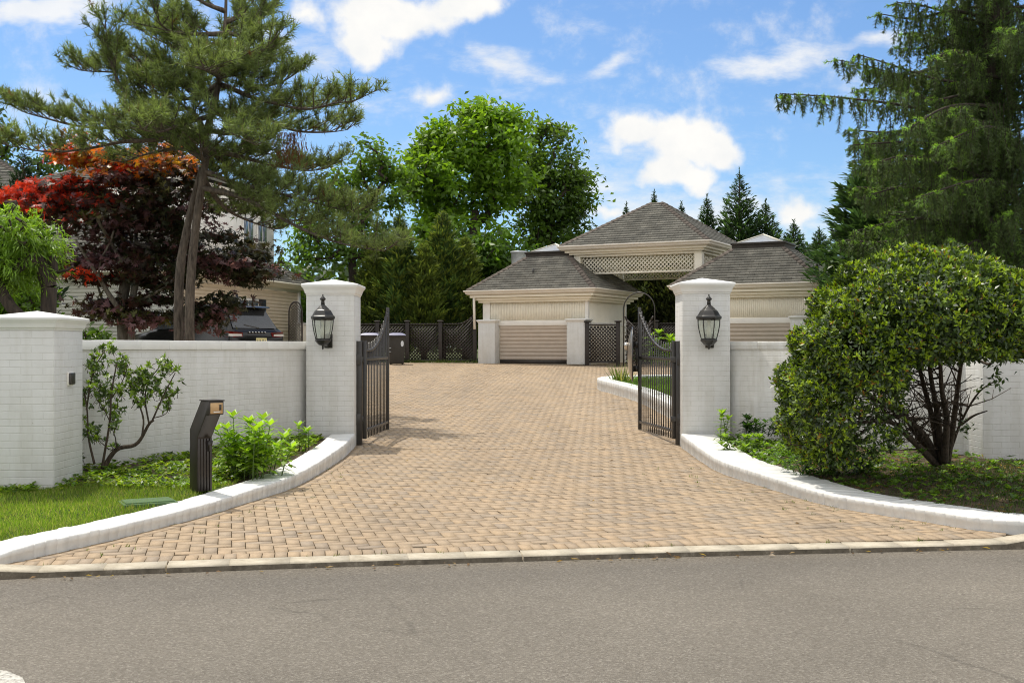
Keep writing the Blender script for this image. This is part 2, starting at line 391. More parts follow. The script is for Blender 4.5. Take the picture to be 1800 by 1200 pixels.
gy = np.r_[-60, -20, np.linspace(0, 45, 46), 60, 90, 150, 300, 700]; gx = np.r_[-700, -300, -120, -60, np.linspace(-40, 40, 41), 60, 120, 300, 700]
tag(sheet('ground', M['yard'], gx, None, gy, None, 0, 0, lambda X, Y: np.where(Y < 16, -.06, zd(Y)-.06)), 'bare green and brown ground of the yard around the house', 'ground', kind='structure')
rb = MB()
kx = np.r_[-60, -30, -14, -8, np.linspace(-6, 6, 49), 9, 16, 60]; n = len(kx)
rows = [np.stack([kx, np.full(n, -9.5), np.full(n, -.015)], 1), np.stack([kx, yk(kx)*.5, np.full(n, .0)], 1), np.stack([kx, yk(kx)+.05, np.full(n, 0.006)], 1)]
a = np.arange(n-1)
rb.add(np.concatenate(rows), [np.stack([a+k*n, a+1+k*n, a+1+(k+1)*n, a+(k+1)*n], 1) for k in (0, 1)])
tag(rb.build('road', M['asphalt'], smooth=True), 'grey brown asphalt road in front of the driveway', 'road', kind='structure')
# worn white paint patch at the near left corner of the road
pm = MB(); pp = [(-2.75, 4.4), (-2.15, 4.4), (-2.14, 5.02), (-2.22, 5.16), (-2.33, 5.26), (-2.5, 5.34), (-2.9, 5.42)]
pm.add([(x, y, .004) for x, y in pp], [np.arange(len(pp))])
tag(pm.build('road_marking', M['roadpaint']), 'worn white painted mark at the near corner of the asphalt road', 'road marking', kind='structure')

# concrete kerb in cast lengths
kf = MB(); kb = MB(); S = smooth(KERB[1:-1], .4)
for i in range(len(S)-1):
    p, q = S[i], S[i+1]; d = q-p; d /= np.linalg.norm(d); nrm = np.array([-d[1], d[0]])
    if i % 6 == 5: q = q-d*.012
    def zt(x): return float(np.interp(x, [-4.6, -3.7, -3.2, 3.6, 3.85, 4.1, 5], [.13, .11, .05, .048, .07, .12, .13]))
    V = []
    for e in (p, q):
        z = zt(e[0])+rng.normal(0, .0015)
        for o, zz in ((0, -.06), (0.003, z-.014), (.016, z), (.17, z+.004), (.17, -.06)): V.append((e[0]+nrm[0]*o, e[1]+nrm[1]*o, zz))
    kb.add(V, [np.array([[k, k+1, 5+k+1, 5+k] for k in range(4)])[:, ::-1]])
    kb.f.append(np.array([[0, 1, 2, 3, 4], [9, 8, 7, 6, 5]])+kb.n-10)
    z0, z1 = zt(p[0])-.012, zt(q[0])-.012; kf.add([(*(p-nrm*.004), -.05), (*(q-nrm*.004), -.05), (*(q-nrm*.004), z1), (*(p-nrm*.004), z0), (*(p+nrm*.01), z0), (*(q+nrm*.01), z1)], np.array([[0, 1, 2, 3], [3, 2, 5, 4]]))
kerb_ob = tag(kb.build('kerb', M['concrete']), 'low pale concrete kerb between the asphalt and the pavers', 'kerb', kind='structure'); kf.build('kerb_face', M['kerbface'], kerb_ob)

# brick paving: one brick at a time, herringbone
def inside_drive(P, m=0.0):
    x, y = P[:, 0], P[:, 1]
    isl = np.interp(y, IC[:70, 1], IC[:70, 0])
    ok = (y > yk(x)+.17+.19) & np.where(y < 15.36, (x > xl(y)-.1) & (x < xr(y)+.1), True)
    ok &= ~((y > 15.36) & (y < 16.2) & ((x < -2.75) | (x > 2.85)))
    ok &= np.where((y > 15.36) & (y < 27.2), x < isl+.12, True) & (y < 41.5) & (x < 6.5) & (x > np.interp(y, [15, 15.36, 16.3, 20, 41], [-9, -2.7, -4.2, -8.8, -9]))
    return ok
W, th = .098, R(14)
k, m = np.meshgrid(np.arange(-420, 420), np.arange(-160, 160)); k = k.ravel(); m = m.ravel()
ox = (k+4*m)*W; oy = (-k)*W
cth, sth = math.cos(th), math.sin(th)
def place(u, v): return np.stack([u*cth-v*sth, u*sth+v*cth+24], 1)
rects = []
for (du, dv, lu, lv) in ((0, 0, 2*W, W), (2*W, 0, W, 2*W)):
    c = place(ox+du+lu/2, oy+dv+lv/2); s = inside_drive(c)
    rects.append((ox[s]+du, oy[s]+dv, np.full(s.sum(), lu), np.full(s.sum(), lv)))
u0, v0, lu, lv = [np.concatenate(z) for z in zip(*rects)]
def brick_field(mb, corner_fn, N, g=.0030, ch=.0006, dz=.0, jit=.0016):
    # corner_fn(s,t) -> (N,2) for s,t in metres offsets inset g / ch
    tilt = rng.normal(0, .0012, (N, 2)); h = rng.normal(0, jit, N)
    V = np.zeros((N, 8, 3))
    for i, (a, b) in enumerate(((0, 0), (1, 0), (1, 1), (0, 1))):
        for lvl, ins in ((0, g), (1, g+ch)):
            P = corner_fn(a, b, ins); z = zd(P[:, 1])+dz+h+tilt[:, 0]*(a-.5)+tilt[:, 1]*(b-.5)-(0 if lvl else .007)
            V[:, lvl*4+i, :2] = P; V[:, lvl*4+i, 2] = z
    base = (np.arange(N)*8)[:, None]
    Q = np.concatenate([base+np.array([[4, 5, 6, 7]])]+[base+np.array([[i, (i+1) % 4, 4+(i+1) % 4, 4+i]]) for i in range(4)])
    mb.add(V.reshape(-1, 3), Q)
pv = MB()
def cf(a, b, ins):
    return place(u0+np.where(a, lu-ins, ins), v0+np.where(b, lv-ins, ins))
brick_field(pv, cf, len(u0))
# soldier course behind the kerb, and across the gate line
S = smooth([(x, yk(x)+.175) for x in np.linspace(-3.5, 3.75, 12)], .0865); d = np.gradient(S, axis=0); d /= np.linalg.norm(d, axis=1)[:, None]; nr = np.stack([-d[:, 1], d[:, 0]], 1)
def soldier(S, nr, depth, dz, g=.0028):
    A, B, na, nb_ = S[:-1], S[1:], nr[:-1], nr[1:]
    def f(a, b, ins):
        l = np.linalg.norm(B-A, axis=1)[:, None]; t = (1-ins/l) if a else ins/l
        return A+(B-A)*t+(na+(nb_-na)*t)*(depth-ins if b else ins)
    brick_field(pv, f, len(A), g=g, dz=dz, jit=.001)
soldier(S, nr, .2, .004)
S2 = np.stack([np.linspace(-2.1, 2.26, 40), np.linspace(15.12, 15.18, 40)], 1); soldier(S2, np.tile([[0, 1.]], (40, 1)), .2, .004, .0065)
for Cv, sg in ((LC, -1), (RC, 1)):          # header course along each curb
    Cn = Cv[::-1] if sg < 0 else Cv
    d = np.gradient(Cv, axis=0); d /= np.linalg.norm(d, axis=1)[:, None]
    nr2 = np.stack([-d[:, 1], d[:, 0]], 1) if sg < 0 else np.stack([d[:, 1], -d[:, 0]], 1)
    sel = Cv[:, 1] > yk(Cv[:, 0])+.36
    if sg < 0: soldier(Cv[sel], nr2[sel], .105, .0035)
    else: soldier(Cv[sel][::-1], nr2[sel][::-1], .105, .0035)
tag(pv.build('driveway', M['paver'], uv=False), 'tan herringbone brick driveway running up through the gateway', 'driveway', kind='structure')
js = MB()
ys = np.r_[np.linspace(7.1, 15.4, 40), np.linspace(15.8, 41.4, 40)]
V = []
for y in ys:
    if y < 15.5: x0, x1 = max(xl(max(y, 7.45))-.12, -3.7), xr(max(y, 8.62))+.12
    else: x0, x1 = np.interp(y, [15, 16.3, 20, 41], [-2.6, -4.1, -8.7, -8.9]), np.interp(y, np.r_[IC[:70, 1], 42], np.r_[IC[:70, 0], 6.4])+.1
    for t in np.linspace(0, 1, 9):
        x = x0+(x1-x0)*t; yy = max(y, yk(x)+.16) if y < 9 else y
        V.append((x, yy, zd(yy)-.0075))
a = np.array([[r*9+c, r*9+c+1, (r+1)*9+c+1, (r+1)*9+c] for r in range(len(ys)-1) for c in range(8)])
js.add(V, a); tag(js.build('paver_bedding', M['joint'], uv=False), 'brown sand in the joints between the driveway bricks', 'sand', kind='structure')

# ------------------------------------------------------------------ white brick curbs
def curb(name, label, P, side, ztop, width=.33, blen=.105, cat='curb', group='white brick planter curbs'):
    t = thing(name, label, cat, (0, 0, 0), 0, group)
    d = np.gradient(P, axis=0); d /= np.linalg.norm(d, axis=1)[:, None]; nr = np.stack([-d[:, 1], d[:, 0]], 1)*side
    mb = MB(); n = len(P); sta = []      # stations: (index position, groove)
    for i in range(n-1):
        crack = rng.random() < .11
        L_ = np.linalg.norm(P[i+1]-P[i]); e = (.006 if crack else .0042)/L_
        h, o = rng.normal(0, .0016), rng.normal(0, .0008)+(rng.normal(0, .004) if crack else 0)
        for f, gr in ((0, .014 if crack else .0075), (e, 0), (1-e, 0)): sta.append((i+f, gr, h, o))
    sta.append((n-1, 0, 0, 0)); V = []; ix = np.arange(n)
    for f, gr, h, o in sta:
        p = np.array([np.interp(f, ix, P[:, k]) for k in (0, 1)]); nn = np.array([np.interp(f, ix, nr[:, k]) for k in (0, 1)]); nn /= np.linalg.norm(nn)
        z = ztop(p); zg = float(zd(p[1]))-.03; zm = float(zd(p[1]))+.55*(z-float(zd(p[1]))); gf = gr*.4
        for oo, zz in ((.006+gf+o, zg), (.005+gf+o, zm-.002), (.002+gf+o, zm+.002), (gf+o, z+h-.013-gr*.5), (.004+gf+o, z+h-.004-gr), (.014+o, z+h-gr), (width*.5, z+h-gr-.002), (width-.012, z+h-gr-.004), (width, z-.016), (width, zg)):
            V.append((p[0]+nn[0]*oo, p[1]+nn[1]*oo, zz))
    m = len(sta); K = 10
    Q = np.array([[a*K+k, a*K+k+1, (a+1)*K+k+1, (a+1)*K+k] for a in range(m-1) for k in range(K-1)])
    mb.add(V, [Q if side < 0 else Q[:, ::-1]]); mb.f.append(np.arange(K)[None, :]+0); mb.f.append(np.arange(K)[None, ::-1]+(m-1)*K)
    mb.build('curb_brickwork', M['curb'], t)
    return t
def zcurb(end):
    def f(p):
        e = np.linalg.norm(np.asarray(p)-end); return float(min(zc(p[1]), .075+e*.22))
    return f
curb('planter_curb', 'white painted brick curb sweeping out below the lawn and keypad post', LC, -1, zcurb(LC[-1]))
curb('planter_curb', 'white painted brick curb below the big clipped bush, dappled with leaf shade', RC, 1, zcurb(RC[-1]), width=.46)
curb('planter_curb', 'short white curb of the grass island behind the gate with the round mirror', IC, -1, lambda p: float(zd(p[1]))+.25, width=.36, blen=.2)
# note: island curb normal points away from the drive

# beds and lawn
def wob(X, Y): return .010*np.sin(3.1*X+1.3*Y)+.008*np.sin(7.3*Y-2.1*X)-.03
def left_mask(c): return (c[:, 0] < xl(np.clip(c[:, 1], 7.43, 15.3))-.10) & (c[:, 1] > yk(c[:, 0])+.14)
def right_mask(c): return (c[:, 0] > xr(np.clip(c[:, 1], 8.63, 15.3))+.10) & (c[:, 1] > yk(c[:, 0])+.14)
def is_lawn(x, y): return y < 10.55+.35*np.sin(1.7*x+.4)+.25*(x < -3.6)
zL = lambda X, Y: zb(Y)+wob(X, Y)
tag(sheet('lawn', M['turf'], -12, -2.3, 5.4, 15.9, 140, 150, zL, lambda c: left_mask(c) & is_lawn(c[:, 0], c[:, 1])), 'strip of mown lawn in front of the white pier', 'lawn', kind='structure')
tag(sheet('garden_bed', M['soil'], -12, -2.0, 5.4, 15.9, 150, 150, zL, lambda c: left_mask(c) & ~is_lawn(c[:, 0], c[:, 1])), 'earth bed below the long white wall', 'bed', kind='structure')
tag(sheet('garden_bed', M['soil'], 2.2, 12, 8.5, 15.9, 150, 110, lambda X, Y: zL(X, Y), right_mask), 'dark earth bed under the big clipped bush', 'bed', kind='structure')
def isl_mask(c):
    xi = np.interp(c[:, 1], IC[:70, 1], IC[:70, 0]); return (c[:, 0] > xi+.1) & (c[:, 1] < np.interp(c[:, 0], [2, 2.6, 4, 6.4], [27.2, 27.9, 28.4, 28.7]))
tag(sheet('island_lawn', M['turf'], 2.0, 6.4, 16.2, 28.6, 60, 110, lambda X, Y: zd(Y)+.2+wob(X, Y), isl_mask), 'grass island seen through the bars of the gate', 'lawn', kind='structure')

# ================================================================== WALLS, PIERS, PILLARS
def pillar(name, label, cx, cy, hx, hy, z0, ztop, group, k=1.0):
    t = thing(name, label, 'pillar', (cx, cy, z0), 0, group)
    h = ztop-z0-.235*k
    b = MB(); b.box(-hx, hx, -hy, hy, 0, h); b.build('shaft', M['brick'], t, bevel=.006)
    o = .062*k; c = MB()
    c.rect_lathe(hx, hy, [(.004, h), (.007, h+.022*k), (.016, h+.026*k), (.022, h+.052*k), (o*.62, h+.094*k), (o*.9, h+.112*k), (o*.92, h+.118*k), (o, h+.121*k), (o, h+.148*k), (o*.9, h+.153*k)])
    V = [(-hx-o*.86, -hy-o*.86, h+.153*k+.001), (hx+o*.86, -hy-o*.86, h+.154*k), (hx+o*.86, hy+o*.86, h+.154*k), (-hx-o*.86, hy+o*.86, h+.154*k), (0, 0, h+.235*k)]
    c.add(V, [np.array([[0, 1, 4], [1, 2, 4], [2, 3, 4], [3, 0, 4]])])
    c.build('cap', M['cap'], t, bevel=.004)
    return t
GP = 'white gate pillars with lanterns'
pillar('gate_pillar', 'tall white brick pillar carrying the lantern nearer the parked SUV', -2.463, 15.74, .323, .34, .10, 2.437, GP)
pillar('gate_pillar', 'tall white brick pillar carrying the lantern nearer the clipped bush', 2.63, 15.74, .323, .34, .10, 2.455, GP)
EP = 'stout white piers ending the walls'
pillar('wall_pier', 'stout white brick pier on the lawn with a small dark box on its side', -4.526, 10.85, .30, .35, .10, 1.845, EP, .8)
pillar('wall_pier', 'white brick pier half hidden behind the big clipped bush', 5.63, 13.15, .32, .32, .10, 1.86, EP, .8)

def wall(name, label, p, q, zt, mat, zbase=.1, th=.24):
    p, q = np.array(p, float), np.array(q, float); d = q-p; ln = np.linalg.norm(d); a = math.atan2(d[1], d[0])
    t = thing(name, label, 'wall', (p[0], p[1], zbase), a)
    h = zt-zbase
    b = MB(); b.box(0, ln, 0, th, 0, h-.105); b.build('wall_face', mat, t, bevel=.004)
    c = MB(); n = int(ln/.45); xs = np.linspace(0, ln, n+1)
    for i in range(n):
        j = rng.normal(0, .0015, 2); c.box(xs[i]+.0004, xs[i+1]-.0004, -.022+j[0], th+.022, h-.104+j[1]*.3, h+j[1])
    c.build('coping', M['cap'] if mat is M['brick'] else mat, t, bevel=.006)
    return t
wall('garden_wall', 'long white brick wall between the lawn pier and the gate pillar', (-4.72, 11.4), (-2.80, 15.6), 1.575, M['brick'])
wall('garden_wall', 'weathered white brick wall beside and behind the clipped bush', (2.955, 15.55), (5.35, 13.35), 1.575, M['brick_old'])
f = thing('wall_fixture', 'small dark recessed box on the side of the lawn pier', 'wall box', (-4.226, 10.87, 1.20))
b = MB(); b.box(0.001, .014, -.070, .070, -.063, .063); b.build('frame', M['white'], f, bevel=.003)
b = MB(); b.box(.018, .034, -.062, .062, -.055, .055); b.build('cover', M['black'], f, bevel=.006)

# ================================================================== LANTERNS
def lantern(name, label, loc, group):
    t = thing(name, label, 'lantern', loc, R(-10), group)      # origin: wall plane behind the lamp, at the glass bottom
    cy = -.235; rt = R(0); cc = (0, cy, 0)
    b = MB(); b.lathe([(.182, .345), (.192, .352), (.192, .392), (.178, .402), (.172, .408), (.160, .43), (.148, .455), (.128, .49), (.118, .50), (.108, .503), (.085, .535), (.055, .565), (.034, .585), (.03, .60)], cc, 6, rt)
    b.build('roof', M['lantern'], t, bevel=.004)
    b = MB(); b.lathe([(.03, .598), (.028, .63), (.024, .655), (.040, .672), (.046, .682), (.043, .695), (.024, .72), (.012, .735), (.009, .74), (.012, .752), (.009, .764), (.002, .768)], cc, 16); b.build('finial', M['lantern'], t, smooth=True)
    b = MB(); g = MB()
    prof = [(.165, .345), (.160, .25), (.145, .15), (.120, .04), (.112, .005)]
    for k in range(6):
        a = rt+k*math.pi/3; b.tube([(cc[0]+r*math.cos(a), cc[1]+r*math.sin(a), z) for r, z in prof], .0085, 5)
    for r, z in ((.165, .338), (.116, .012)):
        for k in range(6):
            a0, a1 = rt+k*math.pi/3, rt+(k+1)*math.pi/3; b.bar((cc[0]+r*math.cos(a0), cc[1]+r*math.sin(a0), z), (cc[0]+r*math.cos(a1), cc[1]+r*math.sin(a1), z), .016, .016)
    b.build('cage', M['lantern'], t)
    for k in range(6):
        a0, a1 = rt+k*math.pi/3, rt+(k+1)*math.pi/3; V = []
        for r, z in prof: V += [(cc[0]+.985*r*math.cos(a0), cc[1]+.985*r*math.sin(a0), z), (cc[0]+.985*r*math.cos(a1), cc[1]+.985*r*math.sin(a1), z)]
        g.add(V, np.array([[2*i, 2*i+1, 2*i+3, 2*i+2] for i in range(4)]))
    g.build('glass', M['glass'], t)
    b = MB(); b.lathe([(.02, .02), (.036, .03), (.036, .16), (.03, .19), (.018, .24), (.03, .30), (.03, .345)], cc, 14); b.build('lamp_holder', M['bulb'], t, smooth=True)
    b = MB(); b.lathe([(.118, .006), (.128, -.004), (.128, -.02), (.115, -.035), (.075, -.085), (.05, -.095), (.02, -.10), (.014, -.125), (.018, -.14), (.012, -.155), (.004, -.17)], cc, 6, rt); b.build('base', M['lantern'], t, bevel=.003)
    b = MB(); b.box(-.055, .075, -.02, 0, -.14, .10); b.bar((.01, -.01, -.10), (.01, cy*.75, -.075), .035, .05); b.build('bracket', M['lantern'], t, bevel=.004)
    return t
l1 = lantern('wall_lantern', 'black six sided lantern on the pillar nearer the parked SUV', (-2.49, 15.397, 1.60), 'black lanterns on the gate pillars')
l1.scale = (.88, .88, .79)
l2 = copy_tree(l1); l2.location = (2.665, 15.397, 1.60); l2['label'] = 'black six sided lantern on the pillar nearer the clipped bush'

# ================================================================== GATES
def gate(name, label, hx, hy, fx, fy, group):
    d = np.array([fx-hx, fy-hy]); ln = np.linalg.norm(d); t = thing(name, label, 'gate', (hx, hy, 0), math.atan2(d[1], d[0]), group)
    zl, zm = .345, 1.335
    top = lambda u: 1.455+.60*np.clip((u-.12*ln)/(.88*ln), 0, 1)**2.2
    b = MB(); b.box(-.03, .03, -.025, .025, .235, 1.585); b.build('hinge_stile', M['black'], t, bevel=.004)
    b = MB(); b.box(ln-.025, ln+.025, -.022, .022, .228, 2.115); b.build('latch_stile', M['black'], t, bevel=.004)
    for z in (zl, zm):
        b = MB(); b.box(.03, ln-.025, -.016, .016, z-.02, z+.02); b.build('rail', M['black'], t, bevel=.003)
    us = np.linspace(.03, ln-.025, 30); b = MB()
    for u0_, u1_ in zip(us[:-1], us[1:]): b.bar((u0_, 0, top(u0_)), (u1_, 0, top(u1_)), .036, .032)
    b.build('curved_rail', M['black'], t)
    n = 14
    for i in range(n):
        u = .03+(ln-.055)*(i+1)/(n+1); zt = float(top(u))+.095
        b = MB(); b.box(u-.007, u+.007, -.007, .007, .235, zt)
        b.add([(u-.007, -.007, zt), (u+.007, -.007, zt), (u+.007, .007, zt), (u-.007, .007, zt), (u, 0, zt+.02)], [np.array([[0, 1, 4], [1, 2, 4], [2, 3, 4], [3, 0, 4]])])
        b.build('picket', M['black'], t)
    return t
GG = 'pair of black iron gate leaves standing open'
gl = gate('gate_leaf', 'open black picket gate leaf beside the trash bins, no mirror on it', -2.035, 15.72, -1.925, 17.62, GG)
gr = gate('gate_leaf', 'open black picket gate leaf with the round mirror on its end', 2.235, 15.72, 1.975, 17.62, GG)
for g, x, lab in ((gl, -2.105, 'black square hinge post on the pillar beside the leaf without a mirror'), (gr, 2.295, 'black square hinge post on the pillar beside the leaf with the mirror')):
    p = thing('gate_post', lab, 'gate post', (x, 15.68, .13), 0, 'black gate hinge posts'); s = -1 if x < 0 else 1
    b = MB(); b.box(-.04, .04, -.04, .04, 0, 1.455); b.build('post', M['black'], p, bevel=.004)
    for z in (.38, 1.20):
        b = MB(); b.box(-.055+s*.03, .055+s*.03, -.055, .02, z-.075, z+.075); b.box(-.05-s*.06, .03-s*.03, -.02, .03, z-.04, z+.04); b.build('hinge', M['black'], p, bevel=.004)

# round convex mirror on the end of the right leaf
mz = H-(623-CY)/F*17.7
mr = thing('convex_mirror', 'round convex traffic mirror seen edge on at the end of the gate leaf', 'mirror', (atx(1111.5, 17.72), 17.72, mz), R(-5.5))
b = MB(); prof = [(0.0, .075), (.12, .072), (.24, .058), (.34, .034), (.405, .008), (.415, 0)]
V = []; n = 40
for r, z in prof:
    for k in range(n): a = 2*math.pi*k/n; V.append((-z, r*math.cos(a), r*math.sin(a)))
b.add(V, np.array([[i*n+j, i*n+(j+1) % n, (i+1)*n+(j+1) % n, (i+1)*n+j] for i in range(len(prof)-1) for j in range(n)])); b.build('mirror_face', M['mirror'], mr, smooth=True)
b = MB(); b.tube([(0, .42*math.cos(a), .42*math.sin(a)) for a in np.linspace(0, 2*math.pi, 41)], .012, 6, False); b.build('rim', M['black'], mr)
b = MB(); b.lathe([(.0, 0), (.41, 0), (.41, .006), (0, .006)], (0, 0, 0), 40); o = b.build('backing', M['black'], mr); o.rotation_euler = (0, R(90), 0)
b = MB()
for z in (.16, -.22): b.box(.004, .13, -.03, .03, z-.045, z+.045)
b.box(.05, .08, -.02, .02, -.25, .2); b.build('bracket', M['black'], mr)
b = MB(); b.tube([(-.10, -.10, .17), (-.085, -.02, .09)], .035, 10); b.build('clamp', M['chrome'], mr)

# ================================================================== INTERCOM POST, UTILITY LID
ip = thing('keypad_post', 'dark bronze gooseneck post with a brass keypad by the curb', 'keypad post', (-2.85, 10.42, .19), R(-48))
hw = .072
b = MB(); prof = [(-.075, 0), (-.075, .56), (.14, .825), (.30, .825), (.30, .705), (.24, .70), (.075, .49), (.075, 0)]
b.prism(prof, -hw, hw, 'y'); b.build('post_body', M['bronze'], ip, bevel=.004)
b = MB()
for k in range(5): y = -hw+.014+k*.029; b.box(.075, .084, y-.010, y+.010, .0, .48)
b.build('fluting', M['bronze'], ip, bevel=.002)
b = MB(); b.box(.30, .306, -.060, .060, .715, .812); b.build('keypad_plate', M['plate'], ip, bevel=.002)
b = MB(); b.box(.306, .311, .026, .044, .745, .795); b.build('card_slot', M['black'], ip)
b = MB(); b.box(.306, .315, -.035, .035, .724, .735); b.build('tray', M['chrome'], ip, bevel=.002)
b = MB(); b.box(.12, .31, -hw-.005, hw+.005, .826, .836); b.build('hood', M['bronze'], ip, bevel=.002)
b = MB(); b.prism([(.085, .36), (.115, .46), (.085, .46)], hw-.05, hw-.01, 'y'); b.build('bracket', M['bronze'], ip)
ul = thing('utility_lid', 'flat green plastic utility cover sunk in the grass by the curb', 'utility cover', (-3.12, 9.75, .172), R(28))
b = MB(); b.box(-.2, .2, -.13, .13, -.02, .022); b.build('lid', M['utility'], ul, bevel=.008)
b = MB(); b.box(-.225, .225, -.155, .155, -.05, .010); b.build('lid_frame', M['utility'], ul, bevel=.006)
# ================================================================== BUILDINGS
def hip_roof(mb, hipmb, x0, x1, y0, y1, ze, tx0, tx1, ty0, ty1, zt, n=14):
    """hip roof from an eave rectangle to a top rectangle, as lapped shingle courses"""
    E = [np.array(p, float) for p in ((x0, y0, ze), (x1, y0, ze), (x1, y1, ze), (x0, y1, ze))]
    T = [np.array(p, float) for p in ((tx0, ty0, zt), (tx1, ty0, zt), (tx1, ty1, zt), (tx0, ty1, zt))]
    for i in range(4):
        a, b_, c, d = E[i], E[(i+1) % 4], T[(i+1) % 4], T[i]
        nr = np.cross(b_-a, d-a); nr /= np.linalg.norm(nr)
        for k in range(n):
            f0, f1 = k/n, (k+1)/n
            p, q, r, s = a+(d-a)*f0, b_+(c-b_)*f0, b_+(c-b_)*f1, a+(d-a)*f1
            V = [p+nr*.028, q+nr*.028, r+nr*.010, s+nr*.010, p, q]
            mb.add(V, np.array([[0, 1, 2, 3], [4, 5, 1, 0]]))
        # hip cap shingles
        L_ = np.linalg.norm(T[i]-E[i]); m = max(3, int(L_/.2))
        for k in range(m):
            f0, f1 = k/m, min(1, (k+1.15)/m); p, q = E[i]+(T[i]-E[i])*f0, E[i]+(T[i]-E[i])*f1
            sd1 = np.cross(nr, T[i]-E[i]); sd1 /= np.linalg.norm(sd1)
            pa, pb = E[i-1], T[i-1]; n2 = np.cross(E[i]-pa, pb-pa); n2 /= np.linalg.norm(n2)
            sd2 = np.cross(T[i]-E[i], n2); sd2 /= np.linalg.norm(sd2)
            up = (nr+n2); up /= np.linalg.norm(up)
            w = .13; h0, h1 = .05, .032
            V = [p+up*h0, p-sd1*w*-1*(-1)+up*(h0-.0), q+up*h1]
            A = p+up*h0; B = q+up*h1
            s1 = sd1 if sd1@(b_-a) > 0 else -sd1; s2 = sd2 if sd2@(E[i]-pa) < 0 else -sd2
            V = [A, B, A+s1*w-up*.012, B+s1*w-up*.012, A+s2*w-up*.012, B+s2*w-up*.012, p, p+s1*w, p+s2*w]
            hipmb[i].add(V, np.array([[0, 2, 3, 1], [0, 1, 5, 4], [0, 6, 7, 2], [0, 4, 8, 6]]))

def lattice(mb, w, h, step=.11, sw=.03, th=.012, top=None, off=(0, 0, 0), axis='x'):
    """diagonal slats over a w x h panel in the local x/z plane, optional top curve"""
    top = top or (lambda x: h)
    for s, dy in ((1, -th*.55), (-1, th*.55)):
        for c in np.arange(-h*1.6, w+h*1.6, step*1.414):
            zz = np.linspace(0, h*1.5, 46)
            xs = c+zz if s > 0 else c-zz+0
            ok = (xs > -.0) & (xs < w) & (zz <= np.array([top(min(max(x, 0), w)) for x in xs]))
            if ok.sum() < 2: continue
            i0 = np.argmax(ok); i1 = len(ok)-1-np.argmax(ok[::-1])
            mb.bar((off[0]+xs[i0], off[1]+dy, off[2]+zz[i0]), (off[0]+xs[i1], off[1]+dy, off[2]+zz[i1]), sw, th, up=(0, 1, 0))
    return mb

